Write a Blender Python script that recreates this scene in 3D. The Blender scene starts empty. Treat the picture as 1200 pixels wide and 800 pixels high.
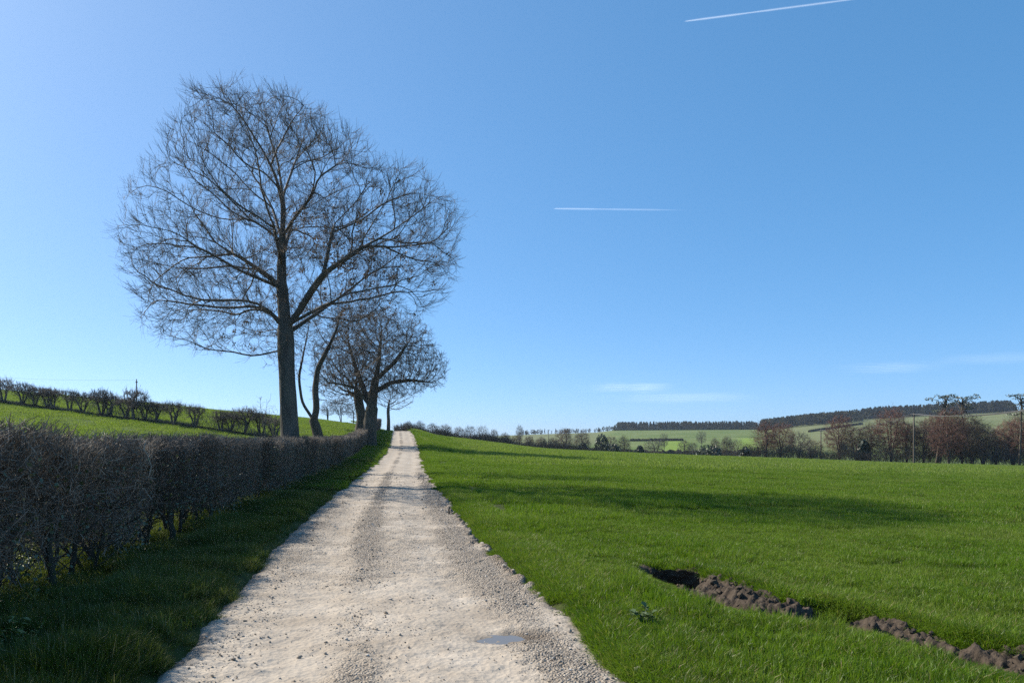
import bpy, math
import numpy as np
from mathutils import Vector, Matrix

# ------------------------------------------------------------------ camera, sky, sun, exposure
sc = bpy.context.scene
COL = sc.collection
F = 867.0          # focal length in photo pixels (1200 wide)
HY = 515.0         # photo row of eye level
EYE = 1.55
cam_d = bpy.data.cameras.new("camera")
cam_d.sensor_width = 36.0
cam_d.lens = F / 1200.0 * 36.0
cam_d.shift_y = (HY - 400.0) / 1200.0
cam_d.clip_start = 0.05
cam_d.clip_end = 60000.0
cam = bpy.data.objects.new("camera", cam_d)
cam.location = (0, 0, EYE)
cam.rotation_euler = (math.radians(90), 0, 0)
COL.objects.link(cam)
sc.camera = cam

SUN_AZ = math.radians(62.0)      # to the left of straight ahead
SUN_EL = math.radians(35.0)
to_sun = Vector((-math.sin(SUN_AZ) * math.cos(SUN_EL), math.cos(SUN_AZ) * math.cos(SUN_EL), math.sin(SUN_EL)))

world = bpy.data.worlds.new("World")
sc.world = world
world.use_nodes = True
wn = world.node_tree.nodes
wn.clear()
w_out = wn.new("ShaderNodeOutputWorld")
w_bg = wn.new("ShaderNodeBackground")
w_sky = wn.new("ShaderNodeTexSky")
w_sky.sky_type = 'NISHITA'
w_sky.sun_disc = False
w_sky.sun_elevation = SUN_EL
w_sky.sun_rotation = -SUN_AZ
w_sky.altitude = 100.0
w_sky.air_density = 0.5
w_sky.dust_density = 0.6
w_sky.ozone_density = 6.0
w_bg.inputs["Strength"].default_value = 0.15
w_hsv = wn.new("ShaderNodeHueSaturation")
w_hsv.inputs["Saturation"].default_value = 1.2
w_gam = wn.new("ShaderNodeGamma")
w_gam.inputs[1].default_value = 0.5
world.node_tree.links.new(w_sky.outputs[0], w_hsv.inputs["Color"])
world.node_tree.links.new(w_hsv.outputs[0], w_gam.inputs[0])
w_mul = wn.new("ShaderNodeMix")
w_mul.data_type = 'RGBA'
w_mul.blend_type = 'MULTIPLY'
w_mul.inputs[0].default_value = 1.0
w_mul.inputs[7].default_value = (0.84, 1.08, 1.27, 1)
world.node_tree.links.new(w_gam.outputs[0], w_mul.inputs[6])
world.node_tree.links.new(w_mul.outputs[2], w_bg.inputs[0])
world.node_tree.links.new(w_bg.outputs[0], w_out.inputs[0])

sun_d = bpy.data.lights.new("sun", 'SUN')
sun_d.energy = 3.5
sun_d.angle = math.radians(0.53)
sun_d.color = (1.0, 0.925, 0.80)
sun = bpy.data.objects.new("sun", sun_d)
sun.rotation_euler = to_sun.to_track_quat('Z', 'Y').to_euler()
sun.location = (-30, 20, 40)
COL.objects.link(sun)

sc.view_settings.view_transform = 'Standard'
sc.view_settings.look = 'None'
sc.view_settings.exposure = 1.22
sc.view_settings.gamma = 1.0
sc.view_settings.use_curve_mapping = False
sc.render.engine = 'CYCLES'
sc.cycles.max_bounces = 6
sc.cycles.diffuse_bounces = 3
sc.cycles.glossy_bounces = 2
sc.cycles.transmission_bounces = 4
sc.cycles.transparent_max_bounces = 12
sc.cycles.volume_bounces = 0
sc.cycles.caustics_reflective = False
sc.cycles.caustics_refractive = False
sc.cycles.use_denoising = False
sc.cycles.use_adaptive_sampling = False
sc.cycles.sample_clamp_indirect = 4.0

# ------------------------------------------------------------------ helpers
rng = np.random.default_rng(7)

def _hash(ix, iy, seed):
    h = (ix.astype(np.int64) * 374761393 + iy.astype(np.int64) * 668265263 + seed * 1442695041) & 0xFFFFFFFF
    h = ((h ^ (h >> 13)) * 1274126177) & 0xFFFFFFFF
    h = ((h ^ (h >> 16)) * 2246822519) & 0xFFFFFFFF
    return ((h ^ (h >> 15)) & 0xFFFFFF) / float(0xFFFFFF)

def vnoise(x, y, seed=0):
    x = np.asarray(x, float); y = np.asarray(y, float)
    ix = np.floor(x); iy = np.floor(y)
    fx = x - ix; fy = y - iy
    fx = fx * fx * fx * (fx * (fx * 6 - 15) + 10); fy = fy * fy * fy * (fy * (fy * 6 - 15) + 10)
    a = _hash(ix, iy, seed); b = _hash(ix + 1, iy, seed)
    c = _hash(ix, iy + 1, seed); d = _hash(ix + 1, iy + 1, seed)
    return (a * (1 - fx) + b * fx) * (1 - fy) + (c * (1 - fx) + d * fx) * fy

def fbm(x, y, octv=4, seed=0):
    s = 0; a = 0.5; t = 0
    for o in range(octv):
        s = s + a * vnoise(x * 2 ** o + 17.3 * o, y * 2 ** o - 9.1 * o, seed + o * 31)
        t += a; a *= 0.5
    return s / t * 2 - 1        # about -1..1

def sstep(a, b, x):
    t = np.clip((x - a) / (b - a), 0, 1)
    return t * t * (3 - 2 * t)

def mesh_from(name, V, faces, smooth=False):
    """V (n,3); faces: list of int arrays (m,k)"""
    me = bpy.data.meshes.new(name)
    V = np.asarray(V, np.float32)
    me.vertices.add(len(V)); me.vertices.foreach_set("co", V.ravel())
    loops = []; starts = []; tot = 0
    for f in faces:
        f = np.asarray(f, np.int32)
        if f.size == 0: continue
        k = f.shape[1]
        loops.append(f.ravel())
        starts.append(tot + np.arange(len(f)) * k); tot += f.size
    loops = np.concatenate(loops); starts = np.concatenate(starts)
    me.loops.add(len(loops)); me.loops.foreach_set("vertex_index", loops)
    me.polygons.add(len(starts)); me.polygons.foreach_set("loop_start", starts.astype(np.int32))
    me.update(calc_edges=True)
    me.polygons.foreach_set("use_smooth", np.full(len(starts), bool(smooth)))
    return me

def add_attr(me, name, vals, dom='POINT'):
    a = me.attributes.new(name, 'FLOAT', dom)
    a.data.foreach_set("value", np.asarray(vals, np.float32))

def link(name, data, mat=None, parent=None, loc=None):
    o = bpy.data.objects.new(name, data)
    COL.objects.link(o)
    if mat is not None and data is not None and not data.materials: data.materials.append(mat)
    if parent is not None: o.parent = parent
    if loc is not None: o.location = loc
    return o

def tag(o, label=None, cat=None, group=None, kind=None):
    if label: o["label"] = label
    if cat: o["category"] = cat
    if group: o["group"] = group
    if kind: o["kind"] = kind
    return o

def copy_tree(o, parent=None):
    c = o.copy(); COL.objects.link(c); c.parent = parent
    for ch in o.children: copy_tree(ch, c)
    return c

def grid_mesh(name, X, Y, Z, smooth=True):
    ny, nx = X.shape
    V = np.stack([X, Y, Z], -1).reshape(-1, 3)
    i = np.arange(ny * nx).reshape(ny, nx)
    f = np.stack([i[:-1, :-1], i[:-1, 1:], i[1:, 1:], i[1:, :-1]], -1).reshape(-1, 4)
    return mesh_from(name, V, [f], smooth)

# ------------------------------------------------------------------ materials
def new_mat(name):
    m = bpy.data.materials.new(name); m.use_nodes = True
    nt = m.node_tree; nt.nodes.clear()
    out = nt.nodes.new("ShaderNodeOutputMaterial")
    return m, nt, out

def N(nt, typ, **kw):
    n = nt.nodes.new(typ)
    for k, v in kw.items():
        if k in n.inputs: n.inputs[k].default_value = v
        else: setattr(n, k, v)
    return n

def L(nt, a, b): nt.links.new(a, b)

def ramp(nt, fac, stops):
    r = nt.nodes.new("ShaderNodeValToRGB")
    el = r.color_ramp.elements
    while len(el) < len(stops): el.new(0.5)
    for e, (p, c) in zip(el, stops):
        e.position = p; e.color = (*c, 1)
    L(nt, fac, r.inputs[0])
    return r.outputs[0]

def mixc(nt, fac, a, b):
    m = nt.nodes.new("ShaderNodeMix"); m.data_type = 'RGBA'
    if isinstance(fac, (int, float)): m.inputs[0].default_value = fac
    else: L(nt, fac, m.inputs[0])
    for s, v in ((6, a), (7, b)):
        if isinstance(v, tuple): m.inputs[s].default_value = (*v, 1)
        else: L(nt, v, m.inputs[s])
    return m.outputs[2]

def noise(nt, scale, detail=4, rough=0.55, coord=None, dim='3D'):
    n = N(nt, "ShaderNodeTexNoise", Scale=scale, Detail=detail, Roughness=rough)
    if coord is not None: L(nt, coord, n.inputs["Vector"])
    return n.outputs[0]

def attr(nt, name):
    a = nt.nodes.new("ShaderNodeAttribute"); a.attribute_name = name
    return a.outputs["Fac"]

def math_n(nt, op, a, b=None, clamp=False):
    m = nt.nodes.new("ShaderNodeMath"); m.operation = op; m.use_clamp = clamp
    for i, v in enumerate((a, b)):
        if v is None: continue
        if isinstance(v, (int, float)): m.inputs[i].default_value = v
        else: L(nt, v, m.inputs[i])
    return m.outputs[0]

def rand_info(nt):
    return nt.nodes.new("ShaderNodeObjectInfo").outputs["Random"]

def bump(nt, h, strength, dist):
    b = N(nt, "ShaderNodeBump", Strength=strength, Distance=dist)
    L(nt, h, b.inputs["Height"]); return b.outputs[0]

def pbr(nt, out, col, rough=0.9, normal=None, spec=0.3):
    p = nt.nodes.new("ShaderNodeBsdfPrincipled")
    if isinstance(col, tuple): p.inputs["Base Color"].default_value = (*col, 1)
    else: L(nt, col, p.inputs["Base Color"])
    if isinstance(rough, (int, float)): p.inputs["Roughness"].default_value = rough
    else: L(nt, rough, p.inputs["Roughness"])
    p.inputs["Specular IOR Level"].default_value = spec
    if normal is not None: L(nt, normal, p.inputs["Normal"])
    L(nt, p.outputs[0], out.inputs[0])
    return p

def geo_pos(nt): return nt.nodes.new("ShaderNodeNewGeometry").outputs["Position"]
def obj_co(nt): return nt.nodes.new("ShaderNodeTexCoord").outputs["Object"]

def mat_blade(name, dark, light, dry, trans=0.45, dryamt=0.12):
    m, nt, out = new_mat(name)
    t = attr(nt, "tint"); r = rand_info(nt)
    big = noise(nt, 0.35, 3, 0.6, geo_pos(nt))
    c = mixc(nt, t, dark, light)
    mpn = N(nt, "ShaderNodeMapping"); mpn.inputs["Scale"].default_value = (0.55, 1.5, 1.0); L(nt, geo_pos(nt), mpn.inputs[0])
    nz = noise(nt, 1.9, 5, 0.65, mpn.outputs[0])
    c = mixc(nt, math_n(nt, 'MULTIPLY', math_n(nt, 'SUBTRACT', 0.54, nz), 4.0, True), c, tuple(a * 0.55 for a in dark))
    f = math_n(nt, 'MULTIPLY', math_n(nt, 'SUBTRACT', big, 0.42), 2.2, True)
    c2 = mixc(nt, math_n(nt, 'MULTIPLY', f, 0.7), c, tuple(0.5 * (a + b) * 1.15 for a, b in zip(light, dry)))
    isdry = math_n(nt, 'GREATER_THAN', attr(nt, "dry"), 1 - dryamt)
    c3 = mixc(nt, isdry, c2, dry)
    d = nt.nodes.new("ShaderNodeBsdfDiffuse"); L(nt, c3, d.inputs[0])
    tr = nt.nodes.new("ShaderNodeBsdfTranslucent")
    tc = mixc(nt, 0.5, c3, mixc(nt, t, (dark[0] * 1.5, dark[1] * 1.5, dark[2] * .6), (light[0] * 1.5, light[1] * 1.35, light[2] * .5)))
    L(nt, tc, tr.inputs[0])
    mx = N(nt, "ShaderNodeMixShader"); mx.inputs[0].default_value = trans
    L(nt, d.outputs[0], mx.inputs[1]); L(nt, tr.outputs[0], mx.inputs[2])
    g = N(nt, "ShaderNodeBsdfGlossy", Roughness=0.45); g.inputs[0].default_value = (1, 1, 1, 1)
    m2 = N(nt, "ShaderNodeMixShader"); m2.inputs[0].default_value = 0.018
    L(nt, mx.outputs[0], m2.inputs[1]); L(nt, g.outputs[0], m2.inputs[2])
    L(nt, m2.outputs[0], out.inputs[0])
    return m

def mat_bark(name, c1, c2, scale=6.0, moss=None, mossamt=0.3):
    m, nt, out = new_mat(name)
    co = obj_co(nt)
    mp = N(nt, "ShaderNodeMapping"); mp.inputs["Scale"].default_value = (1, 1, 0.22); L(nt, co, mp.inputs[0])
    n = noise(nt, scale, 6, 0.65, mp.outputs[0])
    c = ramp(nt, n, [(0.3, c1), (0.7, c2)])
    if moss:
        n2 = noise(nt, 1.7, 4, 0.6, co)
        c = mixc(nt, math_n(nt, 'MULTIPLY', math_n(nt, 'SUBTRACT', n2, 0.45), 3 * mossamt, True), c, moss)
    pbr(nt, out, c, 0.95, bump(nt, n, 0.8, 0.05), 0.15)
    return m

def mat_twig(name, c1, c2, var=0.5):
    m, nt, out = new_mat(name)
    n = noise(nt, 3.0, 3, 0.6, obj_co(nt))
    f = math_n(nt, 'ADD', math_n(nt, 'MULTIPLY', n, 0.45), math_n(nt, 'MULTIPLY', attr(nt, "tint"), 0.55))
    c = ramp(nt, f, [(0.22, c1), (0.62, tuple(0.6 * a + 0.4 * b for a, b in zip(c1, c2))), (0.85, c2)])
    hsv = N(nt, "ShaderNodeHueSaturation")
    L(nt, c, hsv.inputs["Color"])
    v = math_n(nt, 'ADD', math_n(nt, 'MULTIPLY', rand_info(nt), var), 1 - var / 2)
    L(nt, v, hsv.inputs["Value"])
    pbr(nt, out, hsv.outputs[0], 0.75, None, 0.25)
    return m

def mat_leaf(name, c1, c2, trans=0.35, scale=5.0, rough=0.5, spec=0.06):
    m, nt, out = new_mat(name)
    n = noise(nt, scale, 3, 0.6, obj_co(nt))
    t = attr(nt, "tint")
    c = mixc(nt, math_n(nt, 'ADD', math_n(nt, 'MULTIPLY', n, 0.4), math_n(nt, 'MULTIPLY', t, 0.6), True), c1, c2)
    d = nt.nodes.new("ShaderNodeBsdfDiffuse"); L(nt, c, d.inputs[0])
    tr = nt.nodes.new("ShaderNodeBsdfTranslucent"); L(nt, c, tr.inputs[0])
    mx = N(nt, "ShaderNodeMixShader"); mx.inputs[0].default_value = trans
    L(nt, d.outputs[0], mx.inputs[1]); L(nt, tr.outputs[0], mx.inputs[2])
    g = N(nt, "ShaderNodeBsdfGlossy", Roughness=rough); g.inputs[0].default_value = (1, 1, 1, 1)
    m2 = N(nt, "ShaderNodeMixShader"); m2.inputs[0].default_value = spec
    L(nt, mx.outputs[0], m2.inputs[1]); L(nt, g.outputs[0], m2.inputs[2])
    L(nt, m2.outputs[0], out.inputs[0])
    return m

M = {}
M['blade_near'] = mat_blade("field grass blades", (0.050, 0.112, 0.005), (0.178, 0.298, 0.016), (0.26, 0.22, 0.08), 0.45, 0.06)
M['blade_far'] = mat_blade("far field grass blades", (0.102, 0.174, 0.018), (0.226, 0.320, 0.048), (0.24, 0.22, 0.09), 0.45, 0.07)
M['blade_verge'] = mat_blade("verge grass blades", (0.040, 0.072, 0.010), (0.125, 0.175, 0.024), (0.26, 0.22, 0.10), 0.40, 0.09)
M['ash_bark'] = mat_bark("grey ash bark", (0.055, 0.048, 0.042), (0.15, 0.135, 0.115), 5, (0.09, 0.095, 0.06), 0.4)
M['ash_twig'] = mat_twig("ash twigs", (0.105, 0.088, 0.074), (0.20, 0.170, 0.140), 0.2)
M['oak_bark'] = mat_bark("brown oak bark", (0.05, 0.042, 0.034), (0.13, 0.11, 0.088), 6, (0.07, 0.08, 0.04), 0.5)
M['oak_twig'] = mat_twig("oak twigs", (0.085, 0.066, 0.050), (0.155, 0.122, 0.092), 0.2)
M['hedge_twig'] = mat_twig("hawthorn twigs", (0.080, 0.064, 0.050), (0.40, 0.330, 0.255), 0.5)
M['hedge_stem'] = mat_bark("hawthorn stems", (0.035, 0.03, 0.024), (0.09, 0.078, 0.062), 9, (0.055, 0.07, 0.028), 0.6)
M['hedge_cut'] = mat_bark("pale cut stem", (0.26, 0.22, 0.17), (0.44, 0.38, 0.30), 9)
M['hedge_leaf'] = mat_leaf("hedge bottom leaves", (0.035, 0.065, 0.018), (0.11, 0.13, 0.045), 0.3)
M['weed_leaf'] = mat_leaf("weed leaves", (0.10, 0.16, 0.02), (0.26, 0.30, 0.06), 0.5)
M['dock_leaf'] = mat_leaf("dock leaves", (0.045, 0.085, 0.014), (0.10, 0.16, 0.035), 0.35, 8)
M['red_twig'] = mat_twig("reddish alder twigs", (0.120, 0.062, 0.048), (0.23, 0.128, 0.098), 0.4)
M['brown_twig'] = mat_twig("brown tree twigs", (0.075, 0.056, 0.041), (0.165, 0.125, 0.090), 0.4)
M['grey_twig'] = mat_twig("grey tree twigs", (0.075, 0.063, 0.055), (0.165, 0.140, 0.118), 0.4)
M['dark_leaf'] = mat_leaf("evergreen leaves", (0.014, 0.026, 0.012), (0.040, 0.058, 0.026), 0.1, 2)
M['pine_leaf'] = mat_leaf("pine needles", (0.026, 0.040, 0.020), (0.066, 0.080, 0.042), 0.15, 1)
M['wood_leaf'] = mat_leaf("far wood foliage", (0.020, 0.030, 0.018), (0.085, 0.080, 0.052), 0.1, 0.05, 0.9, 0.0)
M['seed'] = mat_leaf("dry ash keys", (0.09, 0.055, 0.03), (0.17, 0.105, 0.055), 0.3)
M['dark_hedge'] = mat_leaf("far hedge", (0.024, 0.026, 0.015), (0.065, 0.060, 0.034), 0.1, 0.2, 0.9, 0.0)

# pole / wire
def simple_mat(name, c1, c2, scale, rough=0.8, spec=0.3):
    m, nt, out = new_mat(name)
    n = noise(nt, scale, 5, 0.6, obj_co(nt))
    pbr(nt, out, ramp(nt, n, [(0.3, c1), (0.7, c2)]), rough, bump(nt, n, 0.3, 0.01), spec)
    return m
M['pole'] = simple_mat("weathered pole wood", (0.055, 0.045, 0.036), (0.12, 0.10, 0.08), 4)
M['wire'] = simple_mat("aluminium wire", (0.07, 0.07, 0.07), (0.12, 0.12, 0.12), 4, 0.7, 0.1)
M['iron'] = simple_mat("dark iron", (0.05, 0.05, 0.05), (0.10, 0.095, 0.09), 4, 0.6)
M['stone'] = simple_mat("limestone pebbles", (0.25, 0.215, 0.18), (0.52, 0.46, 0.39), 14, 0.85)
M['clod'] = simple_mat("dry soil clods", (0.048, 0.037, 0.027), (0.112, 0.088, 0.066), 18, 0.95, 0.1)

def mat_stone_var():
    m, nt, out = new_mat("mixed gravel")
    n = noise(nt, 25, 4, 0.6, obj_co(nt))
    c = ramp(nt, rand_info(nt), [(0.0, (0.20, 0.165, 0.13)), (0.35, (0.32, 0.27, 0.215)), (0.75, (0.43, 0.375, 0.31)), (1.0, (0.62, 0.58, 0.52))])
    c = mixc(nt, math_n(nt, 'MULTIPLY', n, 0.45), c, (0.18, 0.15, 0.12))
    pbr(nt, out, c, 0.88, bump(nt, n, 0.4, 0.004), 0.25)
    return m
M['gravel'] = mat_stone_var()

def mat_soil():
    m, nt, out = new_mat("torn bare soil")
    p = geo_pos(nt)
    n = noise(nt, 14, 8, 0.7, p); n2 = noise(nt, 60, 4, 0.6, p)
    c = ramp(nt, n, [(0.25, (0.034, 0.026, 0.019)), (0.55, (0.074, 0.057, 0.043)), (0.8, (0.130, 0.104, 0.081))])
    pbr(nt, out, c, 0.95, bump(nt, n2, 0.7, 0.015), 0.12)
    return m
M['soil'] = mat_soil()

def mat_ground():
    m, nt, out = new_mat("pasture ground")
    p = geo_pos(nt)
    n1 = noise(nt, 0.035, 5, 0.6, p); n2 = noise(nt, 0.5, 6, 0.65, p); n3 = noise(nt, 9, 6, 0.7, p)
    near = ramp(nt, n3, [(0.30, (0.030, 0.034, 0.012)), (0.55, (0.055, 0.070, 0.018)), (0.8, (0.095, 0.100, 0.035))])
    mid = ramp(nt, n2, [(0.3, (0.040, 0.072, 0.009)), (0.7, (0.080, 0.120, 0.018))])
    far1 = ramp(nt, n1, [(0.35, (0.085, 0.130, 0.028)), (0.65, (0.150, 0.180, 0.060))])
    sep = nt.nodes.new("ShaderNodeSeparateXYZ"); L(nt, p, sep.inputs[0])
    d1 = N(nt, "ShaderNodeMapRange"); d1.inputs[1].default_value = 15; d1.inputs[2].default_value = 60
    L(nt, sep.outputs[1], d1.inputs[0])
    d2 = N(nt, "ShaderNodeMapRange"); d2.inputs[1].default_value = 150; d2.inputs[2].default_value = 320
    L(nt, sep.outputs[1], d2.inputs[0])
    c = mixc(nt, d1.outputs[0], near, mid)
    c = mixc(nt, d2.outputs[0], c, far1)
    pale = ramp(nt, n1, [(0.3, (0.115, 0.130, 0.055)), (0.7, (0.185, 0.190, 0.090))])
    c = mixc(nt, attr(nt, "pale"), c, pale)
    lime = ramp(nt, n1, [(0.3, (0.14, 0.21, 0.03)), (0.7, (0.19, 0.26, 0.04))])
    c = mixc(nt, attr(nt, "lime"), c, lime)
    soil = ramp(nt, n3, [(0.3, (0.06, 0.042, 0.03)), (0.7, (0.17, 0.125, 0.095))])
    c = mixc(nt, attr(nt, "soil"), c, soil)
    pbr(nt, out, c, 0.95, bump(nt, math_n(nt, 'ADD', n3, math_n(nt, 'MULTIPLY', n2, 2.0)), 0.6, 0.08), 0.1)
    return m
M['ground'] = mat_ground()

def mat_track():
    m, nt, out = new_mat("pale gravel track")
    p = geo_pos(nt)
    n1 = noise(nt, 1.3, 6, 0.62, p); n2 = noise(nt, 9, 6, 0.7, p); n3 = noise(nt, 0.25, 4, 0.55, p)
    vo = N(nt, "ShaderNodeTexVoronoi", Scale=55.0); L(nt, p, vo.inputs["Vector"])
    vo2 = N(nt, "ShaderNodeTexVoronoi", Scale=24.0); L(nt, p, vo2.inputs["Vector"])
    smooth = ramp(nt, n1, [(0.25, (0.265, 0.218, 0.168)), (0.5, (0.39, 0.332, 0.265)), (0.75, (0.495, 0.432, 0.356))])
    smooth = mixc(nt, math_n(nt, 'MULTIPLY', math_n(nt, 'SUBTRACT', n2, 0.42), 1.6, True), smooth, (0.33, 0.275, 0.22))
    sepc = nt.nodes.new("ShaderNodeSeparateColor"); L(nt, vo.outputs["Color"], sepc.inputs[0])
    stones = ramp(nt, sepc.outputs[0], [(0.0, (0.18, 0.147, 0.115)), (0.5, (0.305, 0.258, 0.206)), (1.0, (0.47, 0.412, 0.342))])
    stones = mixc(nt, math_n(nt, 'MULTIPLY', vo.outputs["Distance"], 0.75, True), stones, (0.19, 0.16, 0.13))
    loose = attr(nt, "loose")
    ln = math_n(nt, 'ADD', loose, math_n(nt, 'MULTIPLY', math_n(nt, 'SUBTRACT', n2, 0.5), 0.9))
    lf = math_n(nt, 'MULTIPLY', math_n(nt, 'SUBTRACT', ln, 0.25), 1.8, True)
    c = mixc(nt, lf, smooth, stones)
    c = mixc(nt, attr(nt, "dirt"), c, ramp(nt, n2, [(0.3, (0.10, 0.075, 0.055)), (0.7, (0.24, 0.19, 0.145))]))
    c = mixc(nt, math_n(nt, 'MULTIPLY', attr(nt, "wet"), 0.9), c, (0.115, 0.09, 0.068))
    h = math_n(nt, 'ADD', math_n(nt, 'MULTIPLY', n2, 0.5), math_n(nt, 'MULTIPLY', math_n(nt, 'SUBTRACT', 1.0, vo.outputs["Distance"]), lf))
    h = math_n(nt, 'ADD', h, math_n(nt, 'MULTIPLY', vo2.outputs["Distance"], 0.3))
    pbr(nt, out, c, 0.92, bump(nt, h, 1.0, 0.022), 0.2)
    return m
M['track'] = mat_track()

def mat_water():
    m, nt, out = new_mat("puddle water")
    p = geo_pos(nt)
    n = noise(nt, 6, 2, 0.5, p)
    pb = pbr(nt, out, (0.16, 0.14, 0.115), 0.02, bump(nt, n, 0.04, 0.01), 0.5)
    pb.inputs["IOR"].default_value = 1.33
    return m
M['water'] = mat_water()

def mat_cloud(name, alpha, sc_=1.0, axis_fade=True):
    m, nt, out = new_mat(name)
    tc = nt.nodes.new("ShaderNodeTexCoord")
    sep = nt.nodes.new("ShaderNodeSeparateXYZ"); L(nt, tc.outputs["Generated"], sep.inputs[0])
    d = N(nt, "ShaderNodeBsdfDiffuse"); d.inputs[0].default_value = (0.9, 0.9, 0.9, 1)
    t2 = N(nt, "ShaderNodeBsdfTranslucent"); t2.inputs[0].default_value = (0.9, 0.9, 0.9, 1)
    a1 = nt.nodes.new("ShaderNodeAddShader"); L(nt, d.outputs[0], a1.inputs[0]); L(nt, t2.outputs[0], a1.inputs[1])
    tr = nt.nodes.new("ShaderNodeBsdfTransparent")
    mx = nt.nodes.new("ShaderNodeMixShader")
    L(nt, tr.outputs[0], mx.inputs[1]); L(nt, a1.outputs[0], mx.inputs[2])
    L(nt, math_n(nt, 'MULTIPLY', attr(nt, "dens"), alpha, True), mx.inputs[0])
    L(nt, mx.outputs[0], out.inputs[0])
    return m
M['cloud'] = mat_cloud("thin cloud", 1.0)

# ------------------------------------------------------------------ terrain
def smooth_table(xs, ys, lo, hi, n, sig):
    g = np.linspace(lo, hi, n); v = np.interp(g, xs, ys)
    k = int(4 * sig / (hi - lo) * n) + 1
    w = np.exp(-0.5 * (np.arange(-k, k + 1) / (sig / (hi - lo) * n)) ** 2); w /= w.sum()
    v2 = np.convolve(np.pad(v, k, mode='edge'), w, 'valid')
    return g, v2

_ry, _rx = smooth_table([-130, -20, 0, 4.74, 12.56, 16.3, 22.6, 32.8, 62, 73, 112, 160], [18.7, 2.9, 0.05, -.74, -2.22, -2.78, -3.70, -5.2, -9.1, -10.65, -16.7, -24.4], -130, 160, 5801, 2.2)
def xc(Y):           # centre line of the track
    Y = np.asarray(Y, float)
    return np.where(Y > 159, -24.24 - 0.16 * (Y - 159), np.interp(Y, _ry, _rx))
def xh(Y): return -0.05 - 0.148 * np.asarray(Y, float)     # the hedge keeps a straighter line

_cx, _cv = smooth_table([-400, -120, -83, -55, -41, -28, -16, -9.8, -3.8, 5, 12.7, 25, 40, 58, 76, 100, 140, 400],
                        [16, 12, 9.7, 7.2, 5.8, 4.6, 2.85, 2.06, 1.3, .15, -.23, -.73, -1.24, -2.0, -2.4, -3, -4, -9], -400, 400, 3201, 2.5)
_nx, _nv = smooth_table([-400, -120, -60, -30, -12, -6, 0, 4, 12, 40, 80, 400],
                        [10, 7, 3.6, 1.4, .15, 0, 0, -.06, -.30, -.9, -1.5, -5], -400, 400, 3201, 2.0)
_px = [-3000, 0, 458, 560, 620, 700, 720, 890, 950, 1000, 1100, 1180, 1300, 1700, 4000]
_ph = [0, 0, 1, 4.5, 7, 9.5, 12.2, 13, 20, 24, 29, 33, 35, 30, 20]
# smoothed hat weights along Y
_ynodes = np.array([35, 50, 62, 73, 90, 112, 126, 142, 180, 300, 800, 1000, 1600, 4500.])
_yg = np.exp(np.linspace(np.log(15.), np.log(5000.), 3000))
_W = []
for k in range(len(_ynodes)):
    e = np.zeros(len(_ynodes)); e[k] = 1
    w = np.interp(_yg, _ynodes, e)
    sg = 26; kk = np.exp(-0.5 * (np.arange(-4 * sg, 4 * sg + 1) / sg) ** 2); kk /= kk.sum()
    _W.append(np.convolve(np.pad(w, 4 * sg, mode='edge'), kk, 'valid'))
_S = [.025, .09, .2, .44, .78, 1.0]

RUT = np.array([(1.35, 9.35), (1.65, 8.75), (1.85, 8.1), (2.0, 7.55), (2.2, 7.15), (2.65, 6.95), (2.95, 6.55), (3.12, 6.1), (3.4, 5.6), (3.62, 5.05), (3.9, 4.4)]) + np.array([0.22, -0.38])
def polydist(X, Y, P):
    X = np.asarray(X, float); Y = np.asarray(Y, float)
    best = np.full(X.shape, 1e9); tt = np.zeros(X.shape); acc = 0.
    side = np.zeros(X.shape)
    for (a, b) in zip(P[:-1], P[1:]):
        d = b - a; Ls = np.hypot(*d)
        t = np.clip(((X - a[0]) * d[0] + (Y - a[1]) * d[1]) / Ls ** 2, 0, 1)
        ddx = X - a[0] - t * d[0]; ddy = Y - a[1] - t * d[1]
        q = np.hypot(ddx, ddy); m = q < best
        best = np.where(m, q, best); tt = np.where(m, acc + t * Ls, tt)
        side = np.where(m, np.sign(ddx * d[1] - ddy * d[0]), side)
        acc += Ls
    return best, tt, side
RUT_LEN = float(np.hypot(*np.diff(RUT, axis=0).T).sum())

PUD = (0.04, 5.83)       # puddle centre

def base_z(X, Y):
    """smooth landform, road bench included"""
    X = np.asarray(X, float); Y = np.asarray(Y, float)
    Ym = np.clip(Y, 15.5, 4900)
    u = X - xc(Y)
    fl = 1 - sstep(2.2, 5.5, np.abs(u))
    Xe = X * (1 - fl) + xc(Y) * fl
    C = np.interp(Xe, _cx, _cv); Nn = np.interp(Xe, _nx, _nv)
    px = 600 + F * X / np.maximum(Ym, 15)
    H = np.interp(px, _px, _ph)
    vl = np.where(C > 0, C * 0.55 - 4.5, np.maximum(C * 0.4, -2) - 4.5)
    Lv = [Nn * (1 - s) + C * s for s in _S]
    Lv += [C - 0.35, C - 1.1, C * 0.9 - 3.0, vl, H, H * 1.08 + 1, H * 0.5 - 6, np.full(X.shape, -8.)]
    z = np.zeros(X.shape)
    for w, l in zip(_W, Lv): z = z + np.interp(Ym, _yg, w) * l
    return z

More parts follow.
